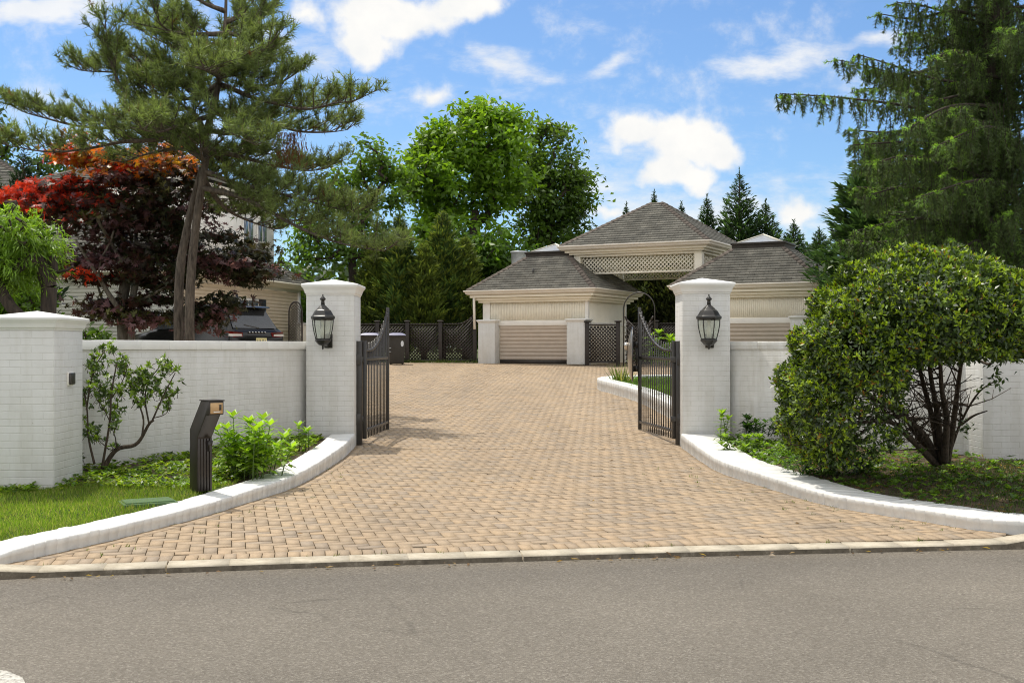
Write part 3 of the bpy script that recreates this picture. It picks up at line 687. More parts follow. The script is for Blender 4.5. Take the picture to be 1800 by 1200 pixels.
TH = R(-27.5); BZ = .93
def clap(mb, x0, x1, z0, z1, y, n, depth=.018, sgn=-1):
    """lapped boards facing local -y (sgn -1)"""
    dz = (z1-z0)/n
    for k in range(n):
        za, zb_ = z0+k*dz, z0+(k+1)*dz
        V = [(x0, y+sgn*depth, za), (x1, y+sgn*depth, za), (x1, y+sgn*.003, zb_), (x0, y+sgn*.003, zb_), (x0, y, za), (x1, y, za)]
        mb.add(V, np.array([[0, 1, 2, 3], [4, 5, 1, 0]]))
def kiosk(name, label, loc, vent):
    """local frame: near right eave corner at the origin, x to the right, y to the back"""
    t = thing(name, label, 'pavilion', (*loc, BZ), TH, 'square white pavilions with skylights')
    w, s, e = 4.85, 4.3, .42
    X0, X1, Y0, Y1 = -w+e, -e, e, s-e
    b = MB(); b.box(X0, X1, Y0+.03, Y1, -.1, 2.30); b.build('wall', M['cream'], t)
    # beadboard band, front and right side
    b = MB()
    for x in np.arange(X0+.30, X1-.10, .062): b.box(x, x+.057, Y0+.018, Y0+.032, 1.50, 2.12)
    b.build('beadboard', M['cream'], t)
    b = MB(); b.box(X0, X0+.28, Y0, Y0+.03, 1.42, 2.2); b.box(X1-.10, X1, Y0, Y0+.03, 1.42, 2.2); b.box(X1, X1+.02, Y0, Y0+.12, -.05, 2.2); b.box(X1, X1+.02, Y1-.14, Y1, -.05, 2.2)
    b.box(X0, X1+.035, Y0-.03, Y0+.03, 1.31, 1.48); b.box(X1, X1+.03, Y0+.12, Y1-.14, 1.31, 1.42); b.build('trim', M['white'], t, bevel=.006)
    b = MB(); clap(b, -3.75, -1.12, .14, 1.31, Y0+.03, 9, .03); b.build('siding_panel', M['siding'], t)
    b = MB(); b.box(-3.75, -1.12, Y0+.005, Y0+.028, 0, .139); b.build('plinth', M['darkflash'], t)
    b = MB()
    for z, y, x in ((2.12, .30, .30), (2.20, .20, .20), (2.29, .08, .08)):
        b.box(-w+x, -x, y, s-y, z, z+.082)
    b.build('frieze', M['cream'], t, bevel=.008)
    b = MB(); o = .09
    prof = [(-.13, 2.375), (-.03, 2.38), (o*.35, 2.42), (o*.5, 2.47), (o, 2.50), (o, 2.535), (o-.02, 2.54), (-.13, 2.54)]
    b.rect_lathe(w/2, s/2, prof, (-w/2, s/2, 0)); b.build('gutter', M['gutter'], t, bevel=.004)
    r, hp = MB(), [MB() for _ in range(4)]; hip_roof(r, hp, -w, 0, 0, s, 2.545, -w/2-.82, -w/2+.82, s/2-.62, s/2+.62, 3.77)
    rr = r.build('roof', M['roof'], t); [q.build('hip_cap', M['hip'], rr) for q in hp]
    b = MB(); b.rect_lathe(.86, .66, [(-.02, 3.70), (0, 3.72), (0, 3.86), (.035, 3.88), (.035, 3.94), (-.02, 3.95)], (-w/2, s/2, 0)); b.build('roof_kerb', M['darkflash'], t, bevel=.004)
    b = MB(); hx, hy = .70, .56; c = (-w/2, s/2)
    b.add([(c[0]-hx, c[1]-hy, 3.951), (c[0]+hx, c[1]-hy, 3.951), (c[0]+hx, c[1]+hy, 3.951), (c[0]-hx, c[1]+hy, 3.951), (c[0], c[1], 4.24)], [np.array([[0, 1, 4], [1, 2, 4], [2, 3, 4], [3, 0, 4]])])
    sk = b.build('skylight', M['skyglass'], t)
    b = MB()
    for sx in (-1, 1):
        for sy in (-1, 1): b.bar((c[0]+sx*hx, c[1]+sy*hy, 3.96), (c[0], c[1], 4.25), .045, .03)
    b.build('skylight_frame', M['cream'], sk)
    # brick piers at the two front corners
    for x in (-4.12, -.72):
        p = MB(); p.box(x-.33, x+.33, Y0-.30, Y0+.22, 0, 1.40); pr = p.build('pier', M['brick'], t, bevel=.006)
        p = MB(); p.rect_lathe(.33, .26, [(.002, 1.40), (.01, 1.42), (.03, 1.46), (.055, 1.475), (.055, 1.51), (-.03, 1.53)], (x, Y0-.04, 0)); p.build('pier_cap', M['cap'], pr, bevel=.004)
    b = MB(); x, y = vent; b.box(x-.05, x+.05, y-.05, y+.05, 3.02, 3.10); b.tube([(x, y, 3.05), (x, y, 3.30)], .035, 10); b.build('roof_vent', M['black'], t)
    b = MB(); dx = -4.62 if vent[0] < -2 else -.12
    b.tube([(dx, .12, 2.42), (dx, .16, 1.2 if dx < -2 else 0.1)], .045, 8); b.build('downspout', M['gutter'], t)
    return t
k1 = kiosk('garden_pavilion', 'square white pavilion beside the black lattice fence, siding panel fully in view', (2.71, 37.56), (-2.62, .75))
k2 = kiosk('garden_pavilion', 'square white pavilion between the lantern pillar and the clipped bush', (9.36, 34.1), (-.55, 1.55))

# pyramid roofed gateway between the two
gz = thing('gateway_canopy', 'tall pyramid roofed canopy with lattice frieze bridging the two pavilions', 'canopy', (6.4, 36.99, BZ), TH)
w, s = 5.34, 4.8
r, hp = MB(), [MB() for _ in range(4)]; hip_roof(r, hp, -w, 0, 0, s, 4.07, -w/2-.2, -w/2+.2, s/2-.02, s/2+.02, 5.69, 18); rr = r.build('roof', M['roof'], gz); [q.build('hip_cap', M['hip'], rr) for q in hp]
b = MB(); b.rect_lathe(w/2, s/2, [(-.13, 3.90), (-.03, 3.905), (.03, 3.94), (.045, 3.99), (.09, 4.02), (.09, 4.058), (.07, 4.063), (-.13, 4.063)], (-w/2, s/2, 0)); b.build('gutter', M['gutter'], gz, bevel=.004)
b = MB()
for z, o in ((3.68, .36), (3.76, .24), (3.83, .12)): b.rect_lathe(w/2-o, s/2-o, [(0, z), (0, z+.072)], (-w/2, s/2, 0))
b.build('frieze', M['cream'], gz, bevel=.008)
e = .48
for x in (-w+e, -e):
    for y in (e, s-e):
        b = MB(); b.box(x-.13, x+.13, y-.13, y+.13, .1, 3.68); b.build('post', M['cream'], gz, bevel=.006)
for y in (e, s-e):
    b = MB(); lattice(b, w-2*e-.26, .52, .098, .036, .014, off=(-w+e+.13, y, 3.14)); b.box(-w+e+.13, -e-.13, y-.03, y+.03, 3.08, 3.14); b.build('lattice_frieze', M['cream'], gz)
for x in (-w+e, -e):
    b = MB(); lattice(b, s-2*e-.26, .52, .098, .036, .014); b.box(0, s-2*e-.26, -.03, .03, -.06, 0)
    o = b.build('lattice_frieze', M['cream'], gz); o.location = (x, e+.13, 3.14); o.rotation_euler = (0, 0, R(90))

# chimney drum behind the pavilion
ch = thing('chimney', 'shiny metal drum flue on a red brick stack behind the pavilion roof', 'chimney', (atx(912, 45), 45.0, 1.05))
b = MB(); b.box(-.40, .10, -.25, .25, 0, 3.62); b.build('stack', M['redbrick'], ch, bevel=.01)
b = MB(); b.lathe([(.28, 3.625), (.29, 3.7), (.31, 4.16), (.335, 4.17), (.335, 4.22), (.31, 4.23), (.28, 4.23), (.27, 3.8)], (0, 0, 0), 24); b.build('flue', M['galv'], ch, smooth=False)

# ------------------------------------------------------------------ black lattice fence
def fence(name, label, pts, h, ends, group, gz_=lambda y: float(zd(y))):
    """pts: ground points of the posts; ends: rise of the top at each panel's (start, end)"""
    t = thing(name, label, 'fence', (*pts[0], gz_(pts[0][1])), 0, group); o = np.array([*pts[0], gz_(pts[0][1])])
    for i in range(len(pts)-1):
        p, q = np.array(pts[i], float), np.array(pts[i+1], float); d = q-p; ln = np.linalg.norm(d); a = math.atan2(d[1], d[0]); r0, r1 = ends[i]
        top = lambda x: h+r0*max(0, 1-x/(ln*.5))**2+r1*max(0, (x-ln*.5)/(ln*.5))**2
        b = MB(); lattice(b, ln, h+max(r0, r1), .085, .038, .012, top, off=(0, 0, .08))
        xs = np.linspace(0, ln, 13)
        for x0, x1 in zip(xs[:-1], xs[1:]): b.bar((x0, 0, top(x0)+.09), (x1, 0, top(x1)+.09), .07, .045)
        b.bar((0, 0, .08), (ln, 0, .08), .05, .06)
        ob = b.build('lattice_panel', M['lattice_b'], t); ob.location = (p[0]-o[0], p[1]-o[1], gz_(p[1])-o[2]); ob.rotation_euler = (0, 0, a)
    for p in pts:
        b = MB(); b.box(-.065, .065, -.065, .065, -.1, h+.17); b.rect_lathe(.065, .065, [(.0, h+.17), (.045, h+.175), (.045, h+.21), (0, h+.225)])
        ob = b.build('post', M['lattice_b'], t, bevel=.004); ob.location = (p[0]-o[0], p[1]-o[1], gz_(p[1])-o[2])
    return t
FX = [(-6.9, 41.6), (-4.85, 41.0), (-3.75, 40.75), (-2.55, 40.5), (-1.32, 40.15)]
fence('lattice_fence', 'black lattice fence behind the trash bins, its end sweeping up to the pavilion', FX, 1.28, [(0, 0), (0, 0), (0, 0), (0, .33)], 'black lattice fences')
def fr(a, v):  # pavilion frame -> world
    u_ = np.array([math.cos(TH), math.sin(TH)]); v_ = np.array([-math.sin(TH), math.cos(TH)])
    return tuple(np.array([2.71, 37.56])+a*u_+v*v_)
fence('lattice_fence', 'black lattice screen between the pavilion pier and the hoop arch', [fr(-.30, .12), fr(.80, .12)], 1.22, [(0, 0)], 'black lattice fences', lambda y: BZ)
fence('lattice_fence', 'black fence far back in the opening under the canopy', [(4.6, 47.5), (6.0, 47.3), (7.6, 47.0)], 1.35, [(0, 0), (0, 0)], 'black lattice fences')
# tall post beside the screen, hoop arch with a low lattice gate
ar = thing('hoop_arch', 'thin black hoop arch over a low lattice gate beside the pavilion', 'arch', (*fr(1.02, .05), BZ), TH)
wA = 1.08; zs = 1.80
b = MB(); P = [(0, 0, -.05), (0, 0, zs)]+[(wA/2-wA/2*math.cos(x), 0, zs+wA/2*math.sin(x)) for x in np.linspace(.15, math.pi-.15, 15)]+[(wA, 0, zs), (wA, 0, -.05)]
b.tube(P, .021, 8); b.build('hoop', M['black'], ar)
b = MB(); lattice(b, .98, 1.5, .11, .036, .012, lambda x: 1.42-.55*math.sin(math.pi*min(1, x/.98))**1+.1, off=(.05, 0, .05))
xs = np.linspace(.05, 1.03, 13); tf = lambda x: 1.57-.55*math.sin(math.pi*(x-.05)/.98)
for x0, x1 in zip(xs[:-1], xs[1:]): b.bar((x0, 0, tf(x0)), (x1, 0, tf(x1)), .04, .05)
b.bar((.05, 0, .05), (1.03, 0, .05), .04, .05); b.build('lattice_gate', M['lattice_b'], ar)

# ------------------------------------------------------------------ trash bins
def bin_(name, label, loc, rz, lab):
    t = thing(name, label, 'trash bin', loc, rz, 'wheeled trash bins by the fence')
    b = MB(); b.rect_lathe(.25, .27, [(-.02, .03), (0, .05), (.045, .78), (.05, .92), (.07, .93), (.07, .96), (.04, .965)]); b.build('body', M['bin'], t, bevel=.02)
    b = MB(); b.rect_lathe(.29, .33, [(0, .966), (.025, .972), (.025, .995), (-.02, 1.03), (-.10, 1.058), (-.2, 1.068)]); b.build('lid', M['binlid'], t, bevel=.012)
    for x in (-.2, .2):
        b = MB(); b.lathe([(.03, -.03), (.12, -.03), (.125, 0), (.12, .03), (.03, .03)], (0, 0, 0), 18); o = b.build('wheel', M['tyre'], t); o.location = (x, .27, .125); o.rotation_euler = (0, R(90), 0)
    b = MB(); b.tube([(-.2, .33, .93), (-.2, .40, .95), (.2, .40, .95), (.2, .33, .93)], .018, 8); b.build('handle', M['bin'], t)
    if lab:
        b = MB(); th_ = np.linspace(0, 2*math.pi, 25)[:-1]; V = [(.19+.05*math.cos(a), -.318, .70+.10*math.sin(a)) for a in th_]; b.add(V, [np.arange(24)])
        b.add([(.13+.06*math.cos(a), -.3185, .70) for a in (0,)]*3, []) if False else None
        b.build('sticker', M['galv'], t)
        for z in (.42, .55): b = MB(); b.box(-.26, -.18, -.316+.0, -.300, z, z+.02); b.build('reflector', M['galv'], t)
    return t
bin_('trash_bin', 'dark wheeled trash bin with a pale oval sticker beside the open gate leaf', (atx(697, 38.6), 38.6, float(zd(38.6))), R(6), True)
bin_('trash_bin', 'dark wheeled trash bin half hidden by the lantern pillar', (atx(652, 38.8), 38.8, float(zd(38.8))), R(-4), False)

# ================================================================== HOUSE (behind the trees)
HZ = .9
hs = thing('house', 'beige sided house with grey shingle roofs behind the maple and the SUV', 'house', (-10.6, 36.0, HZ), math.atan2(9.0, 2.2))
LW, DW, EV = 9.27, 7.0, 2.97      # local x runs along the court wall (to the back), local +y is away from the court
b = MB(); b.box(0, LW, 0.03, DW, -.2, EV); b.build('wall', M['siding2'], hs)
b = MB(); clap(b, 0, LW, .05, EV-.25, .03, 21, .022); b.build('court_siding', M['siding2'], hs)
b = MB()
for k in range(24): z = .05+k*.115; b.add([(-.022, .03, z), (-.022, DW, z), (-.003, DW, z+.115), (-.003, .03, z+.115), (0, .03, z), (0, DW, z)], np.array([[0, 3, 2, 1], [4, 0, 1, 5]]))
b.build('end_siding', M['white'], hs)
b = MB(); b.box(LW-.16, LW+.03, -.03, .10, -.1, EV-.2); b.box(-.05, .16, -.03, .10, -.1, EV-.2); b.box(-.05, LW+.03, -.02, .05, EV-.24, EV); b.build('corner_board', M['white'], hs)
b = MB(); b.rect_lathe(LW/2, DW/2, [(0, EV-.13), (.45, EV-.12), (.5, EV-.02), (.56, EV), (.56, EV+.05), (.3, EV+.05)], (LW/2, DW/2, 0)); b.build('gutter', M['cream'], hs)
r, hp = MB(), [MB() for _ in range(4)]; hip_roof(r, hp, -.5, LW+.5, -.5, DW+.5, EV+.06, 2.6, LW-2.6, DW/2-.02, DW/2+.02, EV+2.5, 22); rr = r.build('roof', M['roof'], hs); [q.build('hip_cap', M['hip'], rr) for q in hp]
def window(parent, x, z, ww, hh, y=0.0, shut=.5, ax=0):
    fr_ = MB(); fr_.box(x-.05, x+ww+.05, y-.05, y+.0, z-.07, z+hh+.05); f_ = fr_.build('window', M['white'], parent)
    p = MB(); p.box(x+.03, x+ww/2-.02, y-.056, y-.05, z+.03, z+hh-.03); p.box(x+ww/2+.02, x+ww-.03, y-.056, y-.05, z+.03, z+hh-.03); p.build('pane', M['winglass'], f_)
    if shut:
        for x0 in (x-.06-shut, x+ww+.06):
            s_ = MB(); s_.box(x0, x0+shut, y-.045, y-.005, z-.06, z+hh+.05)
            for k in range(int(hh/.09)): s_.box(x0+.05, x0+shut-.05, y-.06, y-.045, z+k*.09, z+k*.09+.06)
            s_.build('shutter', M['shutter'], f_)
window(hs, 4.1, 1.0, 1.5, 1.3, .02, .6)
# second storey block with a corner window
up = MB(); up.box(2.4, 8.2, .6, DW, EV+.25, EV+3.3); u_ = up.build('upper_storey', M['white'], hs)
window(hs, 5.6, EV+1.05, .75, 1.35, .6, 0); window(hs, 6.75, EV+1.05, .75, 1.35, .6, 0)
r, hp = MB(), [MB() for _ in range(4)]; hip_roof(r, hp, 2.0, 8.6, .2, DW+.4, EV+3.3, 4.2, 6.4, DW/2, DW/2+.3, EV+4.6, 16); rr = r.build('roof', M['roof'], hs); [q.build('hip_cap', M['hip'], rr) for q in hp]
# second house far left
h2 = thing('house', 'far grey roofed house past the dark evergreens, mostly behind leaves', 'house', (-19.5, 41.0, .9), R(8))
b = MB(); b.box(-6, 3.2, 0, 8, -.2, 5.4); b.build('wall', M['white'], h2)
r, hp = MB(), [MB() for _ in range(4)]; hip_roof(r, hp, -6.5, 3.9, -.6, 8.6, 5.4, -2.0, -1.2, 3.6, 4.4, 8.6, 24); rr = r.build('roof', M['roof'], h2); [q.build('hip_cap', M['hip'], rr) for q in hp]
b = MB(); b.rect_lathe(5.2, 4.6, [(-.2, 5.28), (0, 5.3), (.05, 5.38), (-.1, 5.4)], (-1.3, 4, 0)); b.build('gutter', M['white'], h2)
# low white wall and black trellis beside the house
lw = thing('low_wall', 'low white wall between the house corner and the gate pillar', 'wall', (-8.25, 43.5, 1.0), R(-20))
b = MB(); b.box(0, 2.2, 0, .25, -.2, 1.35); b.build('wall_face', M['cream'], lw, bevel=.01)
b = MB(); b.box(-.03, 2.23, -.03, .28, 1.351, 1.42); b.build('coping', M['white'], lw, bevel=.01)
tr = thing('trellis', 'tall round topped black lattice trellis at the corner of the house', 'trellis', (atx(508, 40), 40, .95), 0)
w = .46; tp = lambda x: 1.75+.40*math.sqrt(max(0, 1-((x-w/2)/(w/2))**2))
b = MB(); lattice(b, w, 2.2, .07, .026, .012, tp, off=(0, 0, 0)); b.build('lattice_panel', M['lattice_b'], tr)
b = MB(); P = [(0, 0, 0), (0, 0, 1.75)]+[(w/2-w/2*math.cos(a), 0, 1.75+.40*math.sin(a)) for a in np.linspace(.2, math.pi-.2, 11)]+[(w, 0, 1.75), (w, 0, 0)]
b.tube(P, .028, 6); b.build('frame', M['lattice_b'], tr)

# ================================================================== PARKED SUV
sv = thing('parked_suv', 'black SUV parked beside the house, seen from behind over the wall', 'suv', (-6.98, 31.2, float(zd(31.2))+.22), math.atan2(.64, -.77))
# local x runs forward from the rear bumper, y to the car's left
st = [(0.00, .42, .86, .90, .90, .80), (.05, .36, .98, 1.04, .93, .82), (.16, .34, 1.05, 1.16, .95, .80), (.40, .33, 1.07, 1.47, .965, .74), (.62, .33, 1.08, 1.70, .97, .71), (1.1, .33, 1.08, 1.77, .975, .71),
      (2.2, .33, 1.07, 1.79, .975, .72), (2.9, .33, 1.05, 1.75, .975, .72), (3.3, .33, 1.04, 1.60, .97, .74), (3.75, .33, 1.03, 1.20, .97, .80), (4.0, .33, 1.02, 1.08, .965, .84), (4.6, .33, .96, 1.0, .94, .82), (4.95, .36, .86, .9, .88, .76), (5.08, .45, .78, .8, .78, .66)]
b = MB(); V = []
for x, zb0, zbelt, zr, wb, wr in st:
    half = [(wb*.93, zb0), (wb, zb0+.12), (wb+.01, (zb0+zbelt)/2), (wb-.01, zbelt), (wr+(wb-wr)*.25, zbelt+(zr-zbelt)*.55), (wr, zr-.05*min(1, (zr-zbelt)*3)), (wr*.8, zr), (0, zr+.015)]
    ring = [(x, y, z) for y, z in half]+[(x, -y, z) for y, z in half[-2::-1]]
    V += ring
n = 15
b.add(V, np.array([[i*n+j, (i+1)*n+j, (i+1)*n+j+1, i*n+j+1] for i in range(len(st)-1) for j in range(n-1)]))
b.f.append(np.arange(n)[None, :]); b.f.append((np.arange(n)[::-1]+(len(st)-1)*n)[None, :])
b.f.append(np.array([[i*n, i*n+n-1, (i+1)*n+n-1, (i+1)*n] for i in range(len(st)-1)]))
bo = b.build('body', M['carpaint'], sv, smooth=True); 
b = MB(); b.add([(.13, .74, 1.10), (.13, -.74, 1.10), (.545, -.63, 1.645), (.545, .63, 1.645)], np.array([[0, 1, 2, 3]]))
b.v[-1] += np.array([-.035, 0, .03]); b.build('rear_window', M['carglass'], sv)
b = MB(); b.prism([(.30, 1.70), (.36, 1.735), (.75, 1.775), (.75, 1.74), (.45, 1.69)], -.68, .68, 'y'); b.build('spoiler', M['carpaint'], sv, bevel=.01)
b = MB(); b.bar((.11, -.12, 1.13), (.17, .33, 1.22), .045, .03); b.build('wiper', M['black'], sv)
for s in (1, -1):
    b = MB(); b.add([(.72, s*.905, 1.14), (1.7, s*.93, 1.14), (1.7, s*.79, 1.62), (1.0, s*.79, 1.60)], np.array([[0, 1, 2, 3]])); b.add([(1.78, s*.935, 1.14), (3.5, s*.92, 1.12), (3.05, s*.79, 1.60), (1.78, s*.79, 1.62)], np.array([[0, 1, 2, 3]])); b.v = [v+np.array([0, s*.02, 0]) for v in b.v]; b.build('side_window', M['carglass'], sv)
    b = MB(); V = [(.02, s*.50, .90), (.02, s*.50, 1.01), (.03, s*.80, 1.03), (.10, s*.955, 1.04), (.42, s*.985, 1.02), (.42, s*.985, .95), (.10, s*.955, .88), (.02, s*.80, .88)]
    V = [(x-.03 if k not in (4, 5) else x, y, z) for k, (x, y, z) in enumerate(V)]+[(x+.06, y*.97, z) for x, y, z in V]
    b.add(V, [np.array([[k, (k+1) % 8, 8+(k+1) % 8, 8+k] for k in range(8)]), np.arange(8)[None, :]]); tl = b.build('taillight', M['lampred'], sv)
    b = MB(); b.add([(-.018, s*.54, .915), (-.018, s*.54, .965), (-.012, s*.80, .975), (.04, s*.93, .97), (.04, s*.93, .905), (-.012, s*.80, .905)], [np.arange(6)[None, :]]); b.v[-1] += np.array([-.006, 0, 0]); b.build('clear_lens', M['lampclear'], tl)
    for x in (.98, 4.0):
        b = MB(); b.lathe([(.2, -.12), (.36, -.12), (.385, -.08), (.385, .08), (.36, .12), (.2, .12)], (0, 0, 0), 28); o = b.build('wheel', M['tyre'], sv); o.location = (x, s*.88, .385); o.rotation_euler = (R(90), 0, 0)
        b2 = MB(); b2.lathe([(.02, -.10), (.24, -.11), (.25, -.12), (.25, .12), (.24, .11), (.02, .10)], (0, 0, 0), 28); b2.build('rim', M['rim'], o)
b = MB(); b.box(-.012, .02, -.31, .05, .70, .86); pl = b.build('license_plate', M['plateyel'], sv, bevel=.004)
b = MB()
for k in range(6):
    y = -.27+k*.052+(0.012 if k > 2 else 0)
    b.box(-.0155, -.0125, y, y+.010, .735, .82); b.box(-.0155, -.0125, y+.022, y+.032, .735, .82 if k % 2 else .78); b.box(-.0155, -.0125, y+.0101, y+.0219, (.775, .81, .735)[k % 3], (.785, .82, .745)[k % 3])
b.build('plate_characters', M['black'], pl)
for k in range(6):
    y = .26-k*.105
    b = MB(); b.box(-.01, .03, y-.022, y+.022, 1.005, 1.035); b.box(-.012, -.0101, y-.008, y+.008, 1.012, 1.028); b.build('badge_letter', M['chrome'], sv)
b = MB(); b.prism([(-.06, .40), (-.07, .62), (.02, .66), (.1, .40)], -.86, .86, 'y'); b.build('bumper', M['bin'], sv, bevel=.03)
# ================================================================== PLANTS
def unit(V): return V/(np.linalg.norm(V, axis=-1, keepdims=True)+1e-9)
def rdir(n, g=None): return unit((g or rng).normal(size=(n, 3)))
def leaves(mb, P, T, N, Ln, Wd, col, fold=.12, shape='diamond'):
    """n separate leaf faces: P base, T axis, N face normal"""
    n = len(P)
    if n == 0: return
    T = unit(T); S = unit(np.cross(T, N)); N = np.cross(S, T)
    Ln = np.broadcast_to(np.asarray(Ln, float), (n,))[:, None]; Wd = np.broadcast_to(np.asarray(Wd, float), (n,))[:, None]
    col = np.asarray(col, float); col = np.broadcast_to(col, (n, 3))
    if shape == 'diamond':
        V = np.stack([P, P+T*Ln*.45+S*Wd*.5+N*Ln*fold, P+T*Ln, P+T*Ln*.45-S*Wd*.5+N*Ln*fold], 1)
        mb.add(V.reshape(-1, 3), np.arange(4*n).reshape(-1, 4), np.repeat(col, 4, 0))
    elif shape == 'blade':
        V = np.stack([P-S*Wd*.5, P+S*Wd*.5, P+T*Ln], 1)
        mb.add(V.reshape(-1, 3), np.arange(3*n).reshape(-1, 3), np.repeat(col, 3, 0))
    else:   # palmate, five pointed maple leaf
        a = np.array([-1.9, -1.25, -1.0, -.55, -.38, 0, .38, .55, 1.0, 1.25, 1.9]); r = np.array([.45, .75, .33, .9, .38, 1.0, .38, .9, .33, .75, .45])
        V = [P]+[P+(T*math.cos(x)+S*math.sin(x))*Ln*q for x, q in zip(a, r)]
        V = np.stack(V, 1); mb.add(V.reshape(-1, 3), np.arange(12*n).reshape(-1, 12), np.repeat(col, 12, 0))
def frusta(mb, A, B, ra, rb, n=5):
    A, B = np.asarray(A, float), np.asarray(B, float)
    if len(A) == 0: return
    D = unit(B-A); ref = np.where(np.abs(D[:, 2:3]) < .9, np.array([[0, 0, 1.]]), np.array([[0, 1., 0]])); U = unit(np.cross(D, ref)); W_ = np.cross(D, U)
    a = np.arange(n)*2*math.pi/n; m = len(A); V = np.zeros((m, 2*n, 3))
    for k in range(n):
        o = U*math.cos(a[k])+W_*math.sin(a[k]); V[:, k] = A+o*np.asarray(ra)[:, None]; V[:, n+k] = B+o*np.asarray(rb)[:, None]
    base = (np.arange(m)*2*n)[:, None]
    mb.add(V.reshape(-1, 3), np.concatenate([base+np.array([[k, (k+1) % n, n+(k+1) % n, n+k]]) for k in range(n)]))
def grow(mb, trunk, targets, r0, rtip=.006, sag=.04, pen=.35, wig=.12):
    """limbs from a trunk polyline out to every target point"""
    nodes = [np.array(p, float) for p in trunk]; par = [-1]+list(range(len(trunk)-1)); load = [0.0]*len(nodes)
    base = nodes[-1]; order = np.argsort(np.linalg.norm(targets-nodes[len(trunk)//2], axis=1))
    for ti in order:
        t = targets[ti]; A = np.array(nodes); dv = t-A; dist = np.linalg.norm(dv, axis=1)
        cost = dist+pen*np.maximum(0, A[:, 2]-t[2])*2; cost[:max(1, len(trunk)//3)] += 3
        k = int(np.argmin(cost)); a = nodes[k]; d = dist[k]; n = max(1, int(d/.45)); prev = k
        for j in range(1, n+1):
            f = j/n; p = a+(t-a)*f+np.array([0, 0, -sag*d*math.sin(math.pi*f)])+(rng.normal(0, wig*d/n*.5, 3) if j < n else 0)
            nodes.append(p); par.append(prev); load.append(0); prev = len(nodes)-1
        while prev >= 0: load[prev] += 1; prev = par[prev]
    A = np.array(nodes); L_ = np.array(load, float); top = L_.max(); rad = rtip+(r0-rtip)*np.sqrt(L_/top)
    i = np.array([k for k in range(len(nodes)) if par[k] >= 0]); p = np.array([par[k] for k in i])
    ra = np.minimum(rad[p], rad[i]*1.5); frusta(mb, A[p], A[i], ra, rad[i], 7)
    return A
def ell_points(ells, g=None):
    g = g or rng; out = []
    for c, r, n, lo in ells:
        d = rdir(n, g); rad = lo+(1-lo)*g.random((n, 1))**.6; out.append(np.array(c)+d*rad*np.array(r))
    return np.concatenate(out)
def clump_leaves(mb, P, rc, nper, Ln, Wr, col, up=.5, flat=.6, spread_col=.18, shape='diamond', centre=None, droop=.2, colfn=None):
    n = len(P); rcs = rc*(.6+.8*rng.random(n)); cnt = np.maximum(3, (nper*(.5+rng.random(n))).astype(int)); idx = np.repeat(np.arange(n), cnt); m = len(idx)
    off = rng.normal(size=(m, 3))*.55; off[:, 2] *= flat; Q = P[idx]+off*rcs[idx][:, None]
    out = unit(off) if centre is None else unit(Q-np.asarray(centre))
    N = unit(rng.normal(size=(m, 3))*.75+out*.45+np.array([0, 0, up])); T = unit(rng.normal(size=(m, 3))+out*.6+np.array([0, 0, -droop])); T = unit(T-N*(T*N).sum(1, keepdims=True)*.8)
    c = np.array(col)*(1+rng.normal(0, spread_col, (n, 1)))[idx] if colfn is None else colfn(P, Q, idx)
    l = Ln*(.65+.7*rng.random(m)); leaves(mb, Q, T, N, l, l*Wr, np.clip(c, .002, 1), shape=shape)
def E(px, py, rx, ry, Y, n, rd=None, lo=.35):
    s = Y/F; return (at(px, py, Y), (rx*s, rd or (rx+ry)*.5*s, ry*s), n, lo)

# ------------------------------------------------------------------ broadleaf trees behind
def broad_tree(label, trunk, r0, ells, leaf, col, nper, rc, group, barkm='barkdark', name='broadleaf_tree', cat='tree', Wr=.5, mat='leaf', seed=1, up=.5, rtip=.012, thin=.62, **kw):
    global rng
    keep = rng; rng = np.random.default_rng(seed)
    t = thing(name, label, cat, tuple(trunk[0]), 0, group); o = np.array(trunk[0])
    P = ell_points(ells); P = P[rng.random(len(P)) < thin]; b = MB(); nodes = grow(b, [np.array(p)-o for p in trunk], P[::2]-o, r0, rtip); b.build('trunk', M[barkm], t, smooth=True, uv=False)
    c = MB(); clump_leaves(c, P-o, rc, nper, leaf, Wr, col, up=up, **kw); c.build('crown', M[mat], t, uv=False)
    rng = keep; return t
GB = 'leafy trees rising behind the fence'
g0 = lambda px, Y: np.array([atx(px, Y), Y, float(zd(Y))-.1])
Y = 50
broad_tree('bright green broad crowned tree, the tallest behind the fence', [g0(830, Y), at(832, 520, Y), at(828, 440, Y), at(835, 370, Y)], .22,
    [E(838, 250, 78, 60, Y, 80), E(800, 320, 95, 75, Y, 110), E(885, 290, 50, 70, Y, 60), E(750, 340, 42, 75, Y, 60), E(820, 420, 105, 65, Y, 100), E(745, 275, 25, 22, Y, 12), E(770, 232, 26, 22, Y, 14), E(852, 205, 40, 22, Y, 20), E(905, 215, 25, 20, Y, 12)], .30, (.155, .27, .03), 56, .5, GB, seed=3, up=.8, thin=.6)
Y = 53
broad_tree('darker green tree overlapping the tall bright one, nearest the canopy roof', [g0(975, Y), at(972, 480, Y), at(968, 400, Y), at(965, 310, Y)], .2,
    [E(962, 270, 48, 55, Y, 60), E(985, 340, 55, 65, Y, 80), E(935, 350, 45, 80, Y, 70), E(1010, 350, 32, 60, Y, 40), E(965, 420, 60, 40, Y, 50), E(950, 235, 20, 25, Y, 12)], .25, (.10, .17, .035), 54, .5, GB, seed=4, up=.8, thin=.6)
Y = 46
